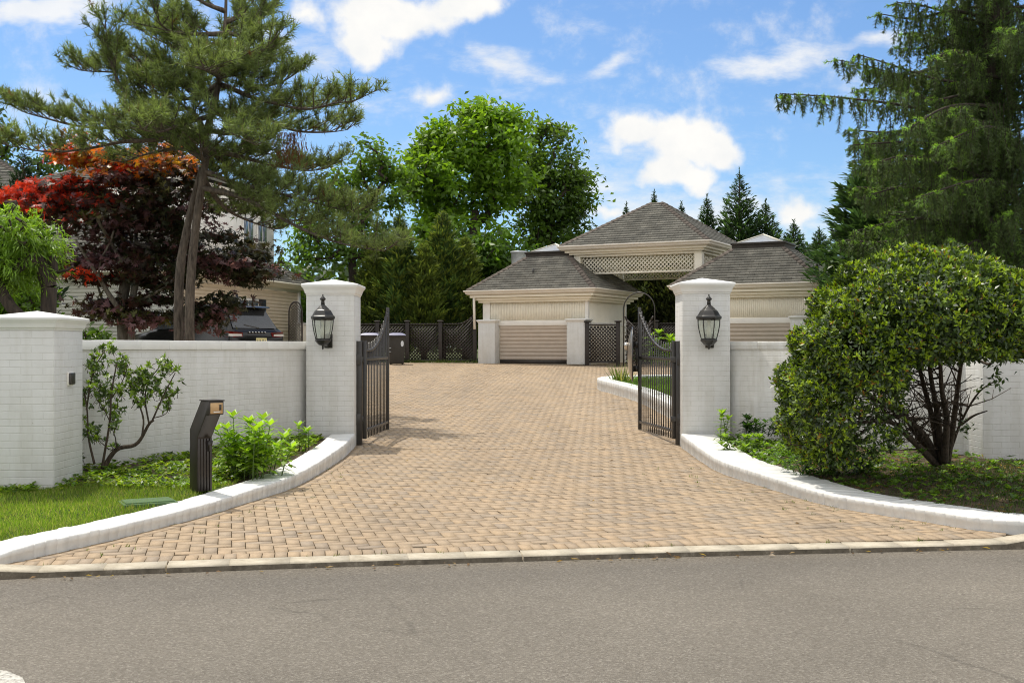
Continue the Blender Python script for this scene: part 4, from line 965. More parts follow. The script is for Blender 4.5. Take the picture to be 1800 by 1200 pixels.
broad_tree('thinner green tree with sky between its leaves, beside the pine limbs', [g0(625, Y), at(622, 520, Y), at(618, 440, Y), at(620, 340, Y)], .17,
    [E(655, 280, 35, 45, Y, 40), E(610, 340, 60, 60, Y, 70), E(690, 320, 35, 55, Y, 40), E(560, 440, 45, 35, Y, 40), E(640, 430, 60, 50, Y, 60), E(540, 400, 25, 25, Y, 14)], .22, (.10, .18, .03), 44, .48, GB, seed=5, up=.8)
Y = 58
broad_tree('small pale green tree low in the gap beside the house', [g0(500, Y), at(500, 530, Y), at(502, 490, Y)], .1,
    [E(500, 490, 32, 30, Y, 40), E(530, 520, 30, 25, Y, 30)], .26, (.075, .13, .03), 26, .45, GB, seed=6)
Y = 47
broad_tree('rounded light green tree low between the fence evergreens and the pavilion', [g0(850, Y), at(848, 560, Y), at(850, 480, Y)], .12,
    [E(852, 455, 45, 55, Y, 70), E(870, 530, 40, 45, Y, 50), E(905, 470, 35, 45, Y, 40), E(815, 470, 35, 50, Y, 40)], .28, (.085, .165, .025), 36, .5, GB, seed=7)
Y = 62
for px, py, rx, ry, col, lab, sd in ((-30, 255, 70, 70, (.05, .085, .02), 'green tree crown at the edge of the photo beyond the far grey roof', 8), (105, 330, 60, 70, (.05, .095, .02), 'green tree filling the gap between the far grey roof and the maple', 9), (1020, 450, 50, 40, (.03, .06, .015), 'low dark tree mostly hidden by the canopy roof', 10)):
    broad_tree(lab, [g0(px, Y), at(px, 540, Y), at(px, py+ry*.6, Y)], .2, [E(px, py, rx, ry, Y, 90), E(px+8, py+ry, rx*1.1, ry, Y, 90)], .3, col, 34, .6, GB, seed=sd)

# ------------------------------------------------------------------ conifers
def conifer(label, base, h, rad, col, group, nb=150, z0=.08, rise=.5, blade=.22, bw=.3, per=34, p=.8, name='evergreen_tree', seed=1, dens=1.0, mat='needle', tipcol=None):
    g = np.random.default_rng(seed); base = np.array(base); t = thing(name, label, 'tree', tuple(base), 0, group)
    b = MB(); b.tube([(0, 0, -.1), (0, 0, h*.5), (0, 0, h*.98)], [.02*h+.03, .012*h+.02, .01], 8)
    f = z0+(.97-z0)*(np.arange(nb)+g.random(nb))/nb; az = np.arange(nb)*2.4+g.random(nb)*.8
    ln = rad*np.maximum(0, ((.985-f)/(1-z0)))**p*np.minimum(1, (.45+(f-z0)*4))*(.65+.6*g.random(nb))+.05
    D = np.stack([np.cos(az), np.sin(az), rise*(.6+.7*g.random(nb))], 1); A = np.stack([np.zeros(nb), np.zeros(nb), f*h], 1); B = A+unit(D)*ln[:, None]*1.08
    frusta(b, A, B, np.full(nb, .008+.004*h*.4), np.full(nb, .004), 4); b.build('trunk', M['barkdark'], t, uv=False)
    cnt = np.maximum(10, (per*dens*(ln/rad+.25)).astype(int)); idx = np.repeat(np.arange(nb), cnt); m = len(idx); u = g.random(m)**.75
    D1 = unit(D)[idx]; Sd = unit(np.cross(D1, np.array([[0, 0, 1.]]))); Pm = A[idx]+(B-A)[idx]*u[:, None]
    sp = (g.random(m)-.5)*2; w = ln[idx]*.32*(1.05-u)+.06
    Q = Pm+Sd*(sp*w)[:, None]+np.stack([np.zeros(m), np.zeros(m), g.normal(0, .07, m)*ln[idx]-.06*np.abs(sp)*w], 1)
    T = unit(D1+Sd*sp[:, None]*.9+g.normal(0, .3, (m, 3))+np.array([0, 0, .15])); N = unit(g.normal(0, .45, (m, 3))+np.array([0, 0, 1.])-D1*.2)
    c = np.array(col)*(1+g.normal(0, .22, (nb, 1)))[idx]*(1+g.normal(0, .1, (m, 1)))
    if tipcol is not None:
        k = (g.random(m) < .35)*(u > .55); c = np.where(k[:, None], np.array(tipcol), c)
    f = f
    l = blade*(.6+.8*g.random(m))*np.clip(.25+2.2*(1-f[idx]), .25, 1); q = MB()
    ke = 26; ze = (.93+.075*np.arange(ke)/ke)*h; leaves(q, np.stack([g.normal(0, .015, ke), g.normal(0, .015, ke), ze], 1), unit(g.normal(0, .45, (ke, 3))+np.array([0, 0, 1.])), rdir(ke, g), blade*.5, blade*.14, np.array(col)); leaves(q, Q, T, N, l, l*bw, np.clip(c, .002, 1), fold=.05); q.build('crown', M[mat], t, uv=False)
    return t
GE = 'feathery evergreens behind the black fence'
zs = lambda py, Y: H-(py-CY)/F*Y
for i, (px, py, Y, r, lab) in enumerate(((660, 420, 44.5, 1.35, 'olive green evergreen behind the lantern pillar and trash bins'), (702, 372, 43.8, 1.3, 'tall olive evergreen rising above the second trash bin'), (745, 425, 43.5, 1.2, 'shorter olive evergreen in the middle of the fence row'),
        (778, 368, 44.2, 1.45, 'tallest feathery evergreen of the fence row, near the pavilion downspout'), (818, 415, 44.6, 1.2, 'slim olive evergreen of the fence row, closest to the pavilion'))):
    z0 = float(zd(Y)); conifer(lab, (atx(px, Y), Y, z0), zs(py, Y)-z0, r*.9, ((.105, .15, .038), (.075, .13, .04))[i % 2], GE, nb=280, rise=.9, blade=.26, per=64, p=.7, seed=20+i, tipcol=(.20, .25, .05), bw=.22)
GS = 'pointed evergreens on the skyline beyond the pavilions'
for i, (px, py, Y, r, lab) in enumerate(((1150, 336, 56, .9, 'thin evergreen spire poking up just over the peak of the canopy'), (1101, 358, 57, .9, 'small evergreen tip beside the tall canopy roof, on the leafy tree side'), (1198, 356, 56, 1.2, 'evergreen tip just beyond the canopy roof slope'), (1243, 343, 55, 2.0, 'evergreen spire second from the canopy peak, beside the tallest spire'),
        (1300, 298, 54, 3.0, 'tallest pointed evergreen on the skyline beyond the pavilions'), (1346, 352, 54, 2.6, 'evergreen spire beside the tallest, above the second skylight'), (1395, 388, 55, 2.6, 'evergreen spire over the pavilion roof near the big spruce'), (1440, 402, 52, 2.8, 'low evergreen between the pavilion roof and the big spruce'), (1275, 395, 53, 2.4, 'short evergreen in front of the tallest spire'))):
    z0 = 1.1; conifer(lab, (atx(px, Y), Y, z0), zs(py, Y)-z0, r, (.042, .082, .032), GS, nb=230, rise=.55, blade=.32, per=46, p=1.0, seed=40+i, bw=.3)
for i, (px, py, Y, r) in enumerate(((1080, 478, 50, 1.5), (1125, 470, 50.5, 1.7), (1170, 472, 50.2, 1.7), (1215, 470, 50, 1.7))):
    z0 = 1.1; conifer(('dark evergreen in the canopy opening next to the pavilion corner', 'dark evergreen in the canopy opening behind the hoop arch', 'dark evergreen in the canopy opening beside the lantern pillar', 'dark evergreen hidden behind the lantern pillar')[i], (atx(px, Y), Y, z0), zs(py, Y)-z0, r, (.045, .06, .024), 'dark evergreens in the canopy opening', nb=200, rise=.8, blade=.34, per=44, p=.6, seed=60+i, tipcol=(.05, .055, .018))
conifer('large dark cypress between the pavilion roof and the weeping spruce', (atx(1545, 33), 33, .7), zs(225, 33)-.7, 2.05, (.042, .085, .030), 'large evergreens near the spruce', nb=420, rise=.42, blade=.30, per=70, p=.72, seed=70, bw=.3)
conifer('dark evergreen behind the weeping spruce at the edge of the photo', (atx(1700, 30), 30, .7), 9.5, 2.3, (.03, .06, .022), 'large evergreens near the spruce', nb=380, rise=.3, blade=.32, per=60, p=.7, seed=71)
conifer('dark evergreen in front of the far grey roof', (atx(42, 34), 34, .8), zs(262, 34)-.8, 1.2, (.022, .045, .022), None, nb=200, rise=.5, blade=.26, per=44, p=.7, seed=72)
conifer('blunt dark evergreen at the edge of the photo under the far roof', (atx(-12, 33), 33, .8), zs(300, 33)-.8, 1.2, (.02, .042, .02), None, nb=200, rise=.5, blade=.26, per=44, p=.7, seed=73)

# distant wood so that the ground does not end bare
g = np.random.default_rng(5); fw = MB(); P = np.stack([g.uniform(-60, 60, 900), g.uniform(74, 86, 900), 1+6.0*g.random(900)**.8], 1)
clump_leaves(fw, P, 1.5, 26, .8, .55, (.04, .07, .02)); tag(fw.build('far_wood', M['leaf'], uv=False), 'distant green wood behind everything', 'wood', kind='stuff')

# ------------------------------------------------------------------ the big pine
pine = thing('pine_tree', 'tall open crowned pine with twin trunks behind the long white wall', 'tree', tuple(g0(322, 20)), 0); po = np.array(g0(322, 20))
rng2 = np.random.default_rng(77)
def pxp(pts, Y0=20.0, dy=0.0):
    n = len(pts); return np.array([at(x, y, Y0+dy*(i/max(1, n-1))**1.2)-po for i, (x, y) in enumerate(pts)])
tk = MB()
tr1 = smooth(pxp([(334, 625), (333, 560), (336, 480), (344, 400), (354, 330), (363, 270), (362, 235), (372, 200), (384, 150), (390, 95), (396, 40), (398, -40)]), .15)
tk.tube(tr1, np.interp(np.linspace(0, 1, len(tr1)), [0, .25, .55, .75, 1], [.092, .078, .062, .045, .02]), 12)
tr2 = smooth(pxp([(315, 625), (314, 540), (317, 470), (328, 405), (341, 345), (354, 295)], 20.15), .15)
tk.tube(tr2, np.interp(np.linspace(0, 1, len(tr2)), [0, .5, 1], [.092, .08, .04]), 12)
LIMB = [([(362, 235), (345, 205), (328, 190), (293, 197), (247, 187), (213, 155), (193, 100), (186, 50), (182, 12)], -1.0), ([(360, 250), (317, 240), (267, 247), (213, 250), (150, 262), (87, 267), (20, 257), (-25, 245)], -1.6),
    ([(362, 240), (300, 215), (215, 225), (140, 222), (77, 207), (33, 193), (-5, 165)], 1.0), ([(388, 150), (400, 153), (440, 170), (483, 182), (540, 192), (600, 180), (648, 185)], -1.2), ([(393, 115), (410, 127), (447, 150), (493, 145), (537, 118)], 1.2),
    ([(395, 85), (417, 100), (460, 90), (493, 58)], -.6), ([(390, 120), (350, 105), (300, 80), (263, 63), (238, 45)], 1.3), ([(394, 60), (340, 60), (290, 50), (265, 5)], -1.2), ([(396, 40), (430, 20), (425, -30)], .8), ([(396, 20), (350, 0), (330, -40)], -.5),
    ([(375, 190), (427, 200), (480, 213), (520, 230), (583, 232), (640, 222)], 1.5), ([(358, 300), (417, 323), (500, 343), (567, 360), (620, 372), (655, 368)], -1.2), ([(352, 330), (420, 345), (480, 375), (530, 402), (590, 425), (650, 438), (717, 444)], -2.2),
    ([(358, 280), (320, 262), (262, 270), (200, 290)], 1.4), ([(365, 262), (420, 275), (480, 290), (540, 300), (600, 292)], 1.9), ([(380, 165), (330, 150), (280, 150), (230, 130), (150, 125), (130, 120)], 1.7), ([(388, 130), (440, 120), (480, 110)], 2.2), ([(385, 145), (380, 130), (350, 120)], -2.6),
    ([(375, 195), (400, 210), (430, 240), (460, 262)], -2.4), ([(370, 205), (330, 215), (280, 232), (240, 225)], -2.4), ([(362, 260), (400, 290), (450, 320), (520, 330)], 2.4), ([(355, 310), (390, 360), (430, 385), (500, 410)], 1.6), ([(390, 100), (420, 80), (450, 40), (470, 60)], 1.8), ([(384, 150), (345, 165), (310, 140), (265, 115), (215, 100)], .2)]
for i in range(9):     # fill the crown all round the trunk
    py = 30+(i+rng2.random())/9*300; tx = np.interp(py, [40, 95, 150, 200, 235, 270, 330], [396, 390, 384, 372, 362, 363, 354]); az = i*2.4+rng2.random(); ln_ = np.interp(py, [0, 120, 330], [70, 150, 190])*(.6+.5*rng2.random())
    ca, sa = math.cos(az), math.sin(az); LIMB.append(([(tx, py), (tx+ca*ln_*.4, py+6), (tx+ca*ln_*.75, py-4), (tx+ca*ln_, py-22)], sa*ln_*.01))
TW = []   # twigs: (start, dir, length)
for pts, dy in LIMB:
    P = smooth(pxp(pts, 20.0, dy), .12); P = P[:max(6, int(len(P)*.91))]; n = len(P); r = np.interp(np.linspace(0, 1, n), [0, .4, 1], [.05, .032, .007]); tk.tube(P, r, 7)
    d = unit(np.gradient(P, axis=0)); tot = n*.12
    for i in range(int(n*.16), n, 1):
        f = i/n
        for rep in range(2 if rng2.random() < .35+.4*f else 1):
            s = 1 if (i+rep) % 2 else -1
            sd = np.cross(d[i], [0, 0, 1.]); sd /= np.linalg.norm(sd)+1e-6
            v = unit(d[i]*(.5+.3*rng2.random())+sd*s*(.4+.7*rng2.random())*(1 if rng2.random() < .8 else .3)+np.array([0, 0, .15+.65*rng2.random()]))
            TW.append((P[i], v, (.25+.62*rng2.random())*(1.15-.45*f)))
    TW.append((P[-1], unit(d[-1]+np.array([0, 0, .5])), .3))
sh = []   # shoots carrying needles
A_, B_, RA, RB = [], [], [], []
for p, v, l in TW:
    q = p+v*l; A_.append(p); B_.append(q); RA.append(.011); RB.append(.005)
    for k in range(int(4+l*8)):
        f = .3+.7*rng2.random(); s = p+v*l*f; w = unit(v*.5+rng2.normal(0, .55, 3)+np.array([0, 0, .65])); ll = .10+.16*rng2.random()
        sh.append((s, w, ll)); A_.append(s); B_.append(s+w*ll*.9); RA.append(.005); RB.append(.003)
    sh.append((q, unit(v+np.array([0, 0, .7])), .16))
frusta(tk, A_, B_, RA, RB, 4); tk.build('trunk', M['barkpine'], pine, smooth=True, uv=False)
S0 = np.array([s[0] for s in sh]); SD = np.array([s[1] for s in sh]); SL = np.array([s[2] for s in sh]); ns = len(sh); NPN = 25
idx = np.repeat(np.arange(ns), NPN); m = len(idx); u = rng2.random(m)
nd_ = MB(); T = unit(SD[idx]*.75+rng2.normal(0, .62, (m, 3))); Q = S0[idx]+SD[idx]*(SL[idx]*u)[:, None]
col = np.array((.155, .205, .075))*(1+rng2.normal(0, .25, (ns, 1)))[idx]
browns = rng2.random(ns) < .012; col[browns[idx]] = (.14, .07, .03)
leaves(nd_, Q, T, rdir(m, rng2), .115*(.7+.6*rng2.random(m)), .0130, np.clip(col, .004, 1), shape='blade')
# candles: pale upright buds at the tips
k = np.arange(0, ns, 9); leaves(nd_, S0[k]+SD[k]*SL[k][:, None], np.tile([[0, 0, 1.]], (len(k), 1))+rng2.normal(0, .1, (len(k), 3)), rdir(len(k), rng2), .13, .02, (.16, .14, .07), shape='blade')
# a hanging spray of dead brown needles
P = np.array([at(510+rng2.normal(0, 14), 232+60*rng2.random()**1.3, 19.4)-po for _ in range(420)])
leaves(nd_, P, np.tile([[0, 0, -1.]], (420, 1))+rng2.normal(0, .35, (420, 3)), rdir(420, rng2), .13, .014, (.17, .075, .035), shape='blade')
nd_.build('crown', M['needle'], pine, uv=False)
print('pine shoots', ns)

# ------------------------------------------------------------------ purple and red japanese maple
Y = 22.5
ells = [E(250, 300, 120, 45, Y, 90, 1.1), E(190, 370, 130, 60, Y, 110, 1.2), E(310, 360, 90, 65, Y, 70, 1.1), E(380, 440, 70, 46, Y, 36, 1.0), E(110, 350, 80, 35, Y, 60, .9), E(60, 345, 50, 14, Y, 30, .5), E(190, 460, 70, 42, Y, 40, .9), E(290, 470, 80, 50, Y, 50, 1.0), E(150, 265, 45, 22, Y, 24, .5), E(440, 470, 50, 35, Y, 40, .7), E(190, 545, 35, 22, Y, 22, .4), E(262, 545, 50, 32, Y, 26, .6), E(385, 530, 40, 18, Y, 12, .6), E(110, 470, 22, 10, Y, 10, .3), E(356, 556, 30, 26, Y, 26, .5)]
mo = np.array(g0(222, Y)); mt = thing('japanese_maple', 'dark purple japanese maple with orange and red leaf edges behind the long wall', 'tree', tuple(mo)); P = ell_points(ells, np.random.default_rng(31))-mo; P = P[np.random.default_rng(33).random(len(P)) < .74]
keep = rng; rng = np.random.default_rng(32)
b = MB(); tkk = [at(218, 625, Y)-mo, at(216, 575, Y)-mo, at(212, 540, Y)-mo, at(222, 490, Y)-mo, at(240, 430, Y)-mo]
grow(b, tkk, P[::3], .12, .006, sag=-.03)
b.tube(smooth([at(232, 620, Y-.2)-mo, at(231, 560, Y-.2)-mo, at(238, 500, Y-.2)-mo, at(262, 440, Y-.2)-mo], .2), [.07]*len(smooth([at(232, 620, Y-.2)-mo, at(231, 560, Y-.2)-mo, at(238, 500, Y-.2)-mo, at(262, 440, Y-.2)-mo], .2)), 8)
b.tube(smooth([at(213, 548, Y-.4)-mo, at(190, 515, Y-.5)-mo, at(172, 485, Y-.6)-mo, at(150, 450, Y-.7)-mo, at(132, 420, Y-.8)-mo], .2), np.linspace(.055, .02, len(smooth([at(213, 548, Y-.4)-mo, at(190, 515, Y-.5)-mo, at(172, 485, Y-.6)-mo, at(150, 450, Y-.7)-mo, at(132, 420, Y-.8)-mo], .2))), 8)
b.tube(smooth([at(173, 487, Y-.6)-mo, at(178, 455, Y-.65)-mo, at(192, 430, Y-.7)-mo, at(200, 405, Y-.7)-mo], .2), .02, 7)
b.build('trunk', M['barkgrey'], mt, smooth=True, uv=False)
def maple_col(P_, Q, idx):
    Pw = P_[idx]+mo; px = CX+Pw[:, 0]/Pw[:, 1]*F; py = CY-(Pw[:, 2]-H)/Pw[:, 1]*F; m = len(idx)
    c = np.where(rng.random((m, 1)) < .55, np.array([[.060, .028, .022]]), np.array([[.050, .050, .020]]))
    rt = rng.random(m) < np.clip((px-230)/120, 0, .75); c[rt] = (.034, .040, .016)
    pk = rng.random(len(P_))[idx]
    c[(pk < .2)] = (.17, .09, .10)
    left = .85*np.clip((215-px)/170, 0, 1)*np.clip((395-py)/60, 0, 1); c[rng.random(m) < left*1.1] = (.50, .05, .022)
    topb = np.clip((318-py)/35, 0, 1)*(px < 330); h = rng.random(m); c[(h < topb*.8)] = (.55, .16, .02); c[(h < topb*.35)] = (.42, .26, .025)
    c[(pk > .975) & (px < 250)] = (.6, .06, .02); c[(pk > .92) & (pk < .94)] = (.10, .11, .02)
    return c*(1+rng.normal(0, .18, (m, 1)))
c = MB(); clump_leaves(c, P, .30, 46, .105, 1, None, up=1.0, flat=.32, shape='palmate', colfn=maple_col, droop=.35); c.build('crown', M['maple'], mt, uv=False); rng = keep

# ------------------------------------------------------------------ bright weeping tree by the lawn pier
Y = 14.6; wo = np.array([atx(80, Y), Y, .2]); wt = thing('weeping_tree', 'bright green weeping tree with a leaning dark trunk behind the lawn pier', 'tree', tuple(wo))
keep = rng; rng = np.random.default_rng(41)
ells = [E(30, 400, 70, 45, Y, 120, .6), E(45, 445, 38, 38, Y, 60, .5), E(-40, 430, 80, 70, Y, 90, .7), E(20, 470, 40, 22, Y, 30, .4), E(78, 425, 16, 12, Y, 12, .2)]
P = ell_points(ells)-wo; b = MB(); grow(b, [at(84, 640, Y)-wo, at(84, 560, Y)-wo, at(86, 505, Y)-wo, at(72, 460, Y)-wo, at(40, 420, Y)-wo], P[::4], .10, .005, sag=-.05)
b.tube(smooth([at(72, 575, Y-.2)-wo, at(35, 555, Y-.2)-wo, at(8, 522, Y-.2)-wo, at(-25, 450, Y-.1)-wo], .15), .075, 9); b.tube(smooth([at(86, 500, Y)-wo, at(96, 478, Y)-wo, at(92, 450, Y)-wo], .1), .05, 8); b.tube([at(88, 482, Y)-wo, at(120, 474, Y-.1)-wo, at(128, 468, Y-.2)-wo], .018, 6)
b.build('trunk', M['barkdark'], wt, smooth=True, uv=False)
c = MB(); n = len(P); cnt = 38; idx = np.repeat(np.arange(n), cnt); m = len(idx); az = rng.random(n)*6.28; D = np.stack([np.cos(az), np.sin(az), -.35*np.ones(n)], 1)
u = rng.random(m); Q = P[idx]+unit(D)[idx]*(u*.22)[:, None]+np.stack([0*u, 0*u, -.18*u*u], 1)+rng.normal(0, .03, (m, 3))
T = unit(D[idx]+rng.normal(0, .6, (m, 3))+np.array([0, 0, -.55])); N = unit(rng.normal(0, .4, (m, 3))+np.array([0, 0, 1.]))
leaves(c, Q, T, N, .09*(.6+.8*rng.random(m)), .018, np.array((.165, .28, .036))*(1+rng.normal(0, .2, (n, 1)))[idx], fold=.05); c.build('crown', M['leaf'], wt, uv=False); rng = keep
Y = 18
broad_tree('bright leafy green bush low behind the lawn pier', [g0(20, Y), at(25, 600, Y), at(28, 560, Y)], .06, [E(25, 525, 50, 38, Y, 70, .5), E(-30, 540, 40, 40, Y, 40, .5)], .11, (.10, .19, .02), 34, .2, None, name='leafy_bush', cat='bush', seed=42, rtip=.004)
Y = 16.5
broad_tree('small green bush peeping over the wall beside the lawn pier', [np.array([atx(160, Y), Y, .3]), at(160, 620, Y), at(160, 605, Y)], .03, [E(152, 592, 12, 12, Y, 12, .15), E(178, 592, 14, 13, Y, 12, .15)], .10, (.07, .13, .02), 18, .1, None, name='leafy_bush', cat='bush', seed=43, rtip=.003)
Y = 46
broad_tree('light green shrub between the house corner and the gate pillar', [g0(525, Y), at(525, 590, Y), at(525, 560, Y)], .06, [E(525, 555, 26, 50, Y, 60, .5)], .2, (.085, .16, .022), 34, .3, None, name='leafy_bush', cat='bush', seed=44, rtip=.005)

# ------------------------------------------------------------------ weeping norway spruce
Y = 17.0; so = np.array([atx(1770, Y), Y+.6, .35]); sp_ = thing('weeping_spruce', 'huge weeping spruce with curtains of hanging twigs above the clipped bush', 'tree', tuple(so)); g = np.random.default_rng(51)
b = MB(); b.tube([(0, 0, -.2), (.03, 0, 3), (.0, 0, 6.5), (0, 0, 12)], [.24, .19, .13, .04], 12)
LB = [([(1775, 245), (1700, 215), (1600, 188), (1480, 172), (1374, 165)], -1.0), ([(1785, 175), (1700, 150), (1640, 138), (1560, 112), (1508, 96)], -.5), ([(1785, 190), (1640, 150), (1530, 118), (1474, 106)], .3), ([(1780, 290), (1690, 262), (1600, 250), (1500, 255)], -1.2), ([(1780, 330), (1690, 300), (1600, 275), (1540, 285)], -1.8), ([(1775, 390), (1680, 345), (1590, 330), (1520, 345)], -1.4), ([(1775, 430), (1690, 395), (1600, 385), (1508, 405)], -1.0),
      ([(1785, 60), (1690, 30), (1620, 10), (1580, 5)], -.4), ([(1785, 110), (1690, 85), (1620, 60), (1590, 62)], .6), ([(1785, 0), (1700, -40), (1610, -60), (1575, -40)], -.5), ([(1785, 140), (1730, 130), (1680, 90), (1640, 105)], -1.8), ([(1780, 200), (1720, 185), (1660, 190), (1600, 225)], -2.0), ([(1790, 120), (1800, 80), (1790, 55), (1760, 50)], -2.3), ([(1790, 260), (1760, 230), (1720, 225), (1650, 255)], -2.4), ([(1790, 350), (1740, 320), (1700, 320), (1620, 345)], -2.3)]
limbs = [smooth([at(x, y, Y+.6+dy*(i/(len(p)-1)))-so for i, (x, y) in enumerate(p)], .11) for p, dy in LB]
for i in range(90):
    z = 2.2+9.5*(i+g.random())/90; az = i*2.4+g.random(); rr = np.interp(z, [2, 4.5, 7, 12], [2.2, 2.9, 2.1, .7])*(.75+.3*g.random())
    d = np.array([math.cos(az), math.sin(az)])
    if d[0] < -.75: rr *= .75
    limbs.append(smooth([(0, 0, z), (d[0]*rr*.35, d[1]*rr*.35, z+.10), (d[0]*rr*.7, d[1]*rr*.7, z-.02*rr), (d[0]*rr, d[1]*rr, z+.02)], .13))
HG = []
for P in limbs:
    n = len(P); b.tube(P, np.linspace(.035, .007, n), 6); d = unit(np.gradient(P, axis=0))
    for i in range(int(n*.10), n):
        f = i/n
        for rep in range(4):
            sd = np.cross(d[i], [0, 0, 1.]); s = 1 if g.random() < .5 else -1
            q = P[i]+sd*s*(.03+.28*g.random()*(1.1-f))+d[i]*.08*g.random(); HG.append((q, (.14+.55*g.random()**1.3)*(1.1-.7*f*f), f, 0))
        if g.random() < .4+.5*f: HG.append((P[i], .12+.12*g.random(), f, 1))
    HG.append((P[-1], .18, 1, 1))
mid = b
A_, B_, PQ, PT, PC, PL = [], [], [], [], [], []
for q, l, f, kind in HG:
    if kind == 0: dv = unit(np.array([g.normal(0, .22), g.normal(0, .22), -1.0]))
    else: dv = unit(np.array([g.normal(-.3, .5), g.normal(-.3, .5), -.05-.35*g.random()]))
    A_.append(q); B_.append(q+dv*l); n = int(l/.0075)+6; u = g.random(n)
    rad = unit(g.normal(size=(n, 3))); rad -= dv*(rad@dv)[:, None]; rad = unit(rad)
    PQ.append(q+dv*(u*l)[:, None]); PT.append(unit(dv*.55+rad*.8)); bright = kind == 1 or g.random() < .10
    c0 = np.array((.20, .36, .05)) if kind == 1 else (np.array((.16, .27, .06)) if bright else np.array((.085, .130, .045)))
    PC.append(np.tile(c0*(1+g.normal(0, .2)), (n, 1))); PL.append((.072 if kind == 0 else .055)*(.75+.4*np.sin(math.pi*np.clip(u, .05, 1)))*(.9+.2*g.random(n)))
frusta(b, A_, B_, np.full(len(A_), .006), np.full(len(A_), .003), 4); b.build('trunk', M['barkdark'], sp_, smooth=True, uv=False)
c = MB(); PQ = np.concatenate(PQ); m = len(PQ); leaves(c, PQ, np.concatenate(PT), rdir(m, g), np.concatenate(PL), .014, np.clip(np.concatenate(PC), .003, 1), shape='blade'); c.build('crown', M['needle'], sp_, uv=False)
print('spruce', len(HG), m)

# ------------------------------------------------------------------ big clipped holly
Y = 10.85; ho = np.array([atx(1652, 12.3), 12.3, .27]); hb = thing('clipped_bush', 'big glossy clipped bush leaning out over the curb on several stems', 'bush', tuple(ho)); g = np.random.default_rng(61)
HE = [(at(1622, 562, Y), (.95, 1.05, .61)), (at(1512, 622, Y), (.54, .9, .52)), (at(1468, 700, Y+.2), (.48, .75, .53)), (at(1486, 758, Y+.4), (.50, .65, .29)), (at(1748, 548, Y), (.43, .8, .34)), (at(1545, 715, Y+.3), (.38, .55, .38))]
def field(P): return np.min([(((P-c)/np.array(r))**2).sum(1) for c, r in HE], axis=0)
def surf(n, lo=.72):
    out = []
    for c, r in HE:
        k = int(n*np.prod(r)**.667*1.4); d = rdir(k, g); rad = lo+(1.04-lo)*g.random((k, 1))**.5; P = c+d*rad*np.array(r); P += ((.05*np.sin(P[:, [1]]*9+P[:, [0]]*7)+.035*np.sin(P[:, [2]]*13+P[:, [0]]*11))*d)
        ok = np.array([True]*k); q = np.min([(((P-c2)/np.array(r2))**2).sum(1) if c2 is not c else np.full(k, 9.) for c2, r2 in HE], axis=0); out.append(P[(q > .62)])
    P = np.concatenate(out); k_ = len(P)
    px = CX+P[:, 0]/P[:, 1]*F; py = CY-(P[:, 2]-H)/P[:, 1]*F
    hole = (px > 1592) & (py > 636+np.clip((px-1640)*-.10, -8, 10)) & (P[:, 2] < 1.55)
    pier = (P[:, 0] > 5.24) & (P[:, 1] > 12.75); wl = P[:, 1] > 15.45-(P[:, 0]-2.955)*.92
    thinp = np.where((py > 680) & (px > 1500), .12, np.where((py > 690) & (px > 1430), .4, np.where(py > 650, .75, 1))); gap = (np.sin(P[:, 0]*8.3+P[:, 2]*5.1)*np.sin(P[:, 1]*7.7-P[:, 2]*9.3) > .62) & (g.random(k_) < .75)
    return P[~hole & ~pier & ~wl & (P[:, 2] > .28) & (g.random(k_) < thinp) & ~gap]
c = MB(); P = surf(15000); P = P[g.permutation(len(P))]
ctr = at(1600, 620, Y)
def nrm(P): 
    e = 1e-3; f0 = field(P); return unit(np.stack([field(P+np.eye(3)[i]*e)-f0 for i in range(3)], 1))
n = len(P); nn = nrm(P); per = 4; idx = np.repeat(np.arange(n), per); m = len(idx)
Q = P[idx]+g.normal(0, .022, (m, 3)); T = unit(nn[idx]*.5+g.normal(0, .75, (m, 3))+np.array([0, 0, .1])); N = unit(nn[idx]*.9+np.array([0, 0, .55])+g.normal(0, .55, (m, 3)))
young = g.random(n) < .24; colr = np.where(young[:, None], np.array([[.14, .23, .02]]), np.array([[.045, .08, .02]]))*(1+g.normal(0, .2, (n, 1)))
leaves(c, Q-ho, T, N, .054*(.65+.6*g.random(m)), .027*(.7+.5*g.random(m)), np.clip(colr[idx], .003, 1), fold=.1)
# rosettes of new yellow green leaves
k = np.where((field(P) > .84) & (g.random(n) < .34))[0]; idx = np.repeat(k, 6); m = len(idx); ax = unit(nn[idx]*.8+np.array([0, 0, .8])); T = unit(ax*.75+g.normal(0, .65, (m, 3)))
leaves(c, P[idx]+nn[idx]*.02-ho, T, unit(ax+g.normal(0, .3, (m, 3))), .052*(.7+.5*g.random(m)), .020, np.where(g.random((m, 1)) < .93, np.array([[.28, .40, .025]]), np.array([[.26, .13, .03]])), fold=.08)
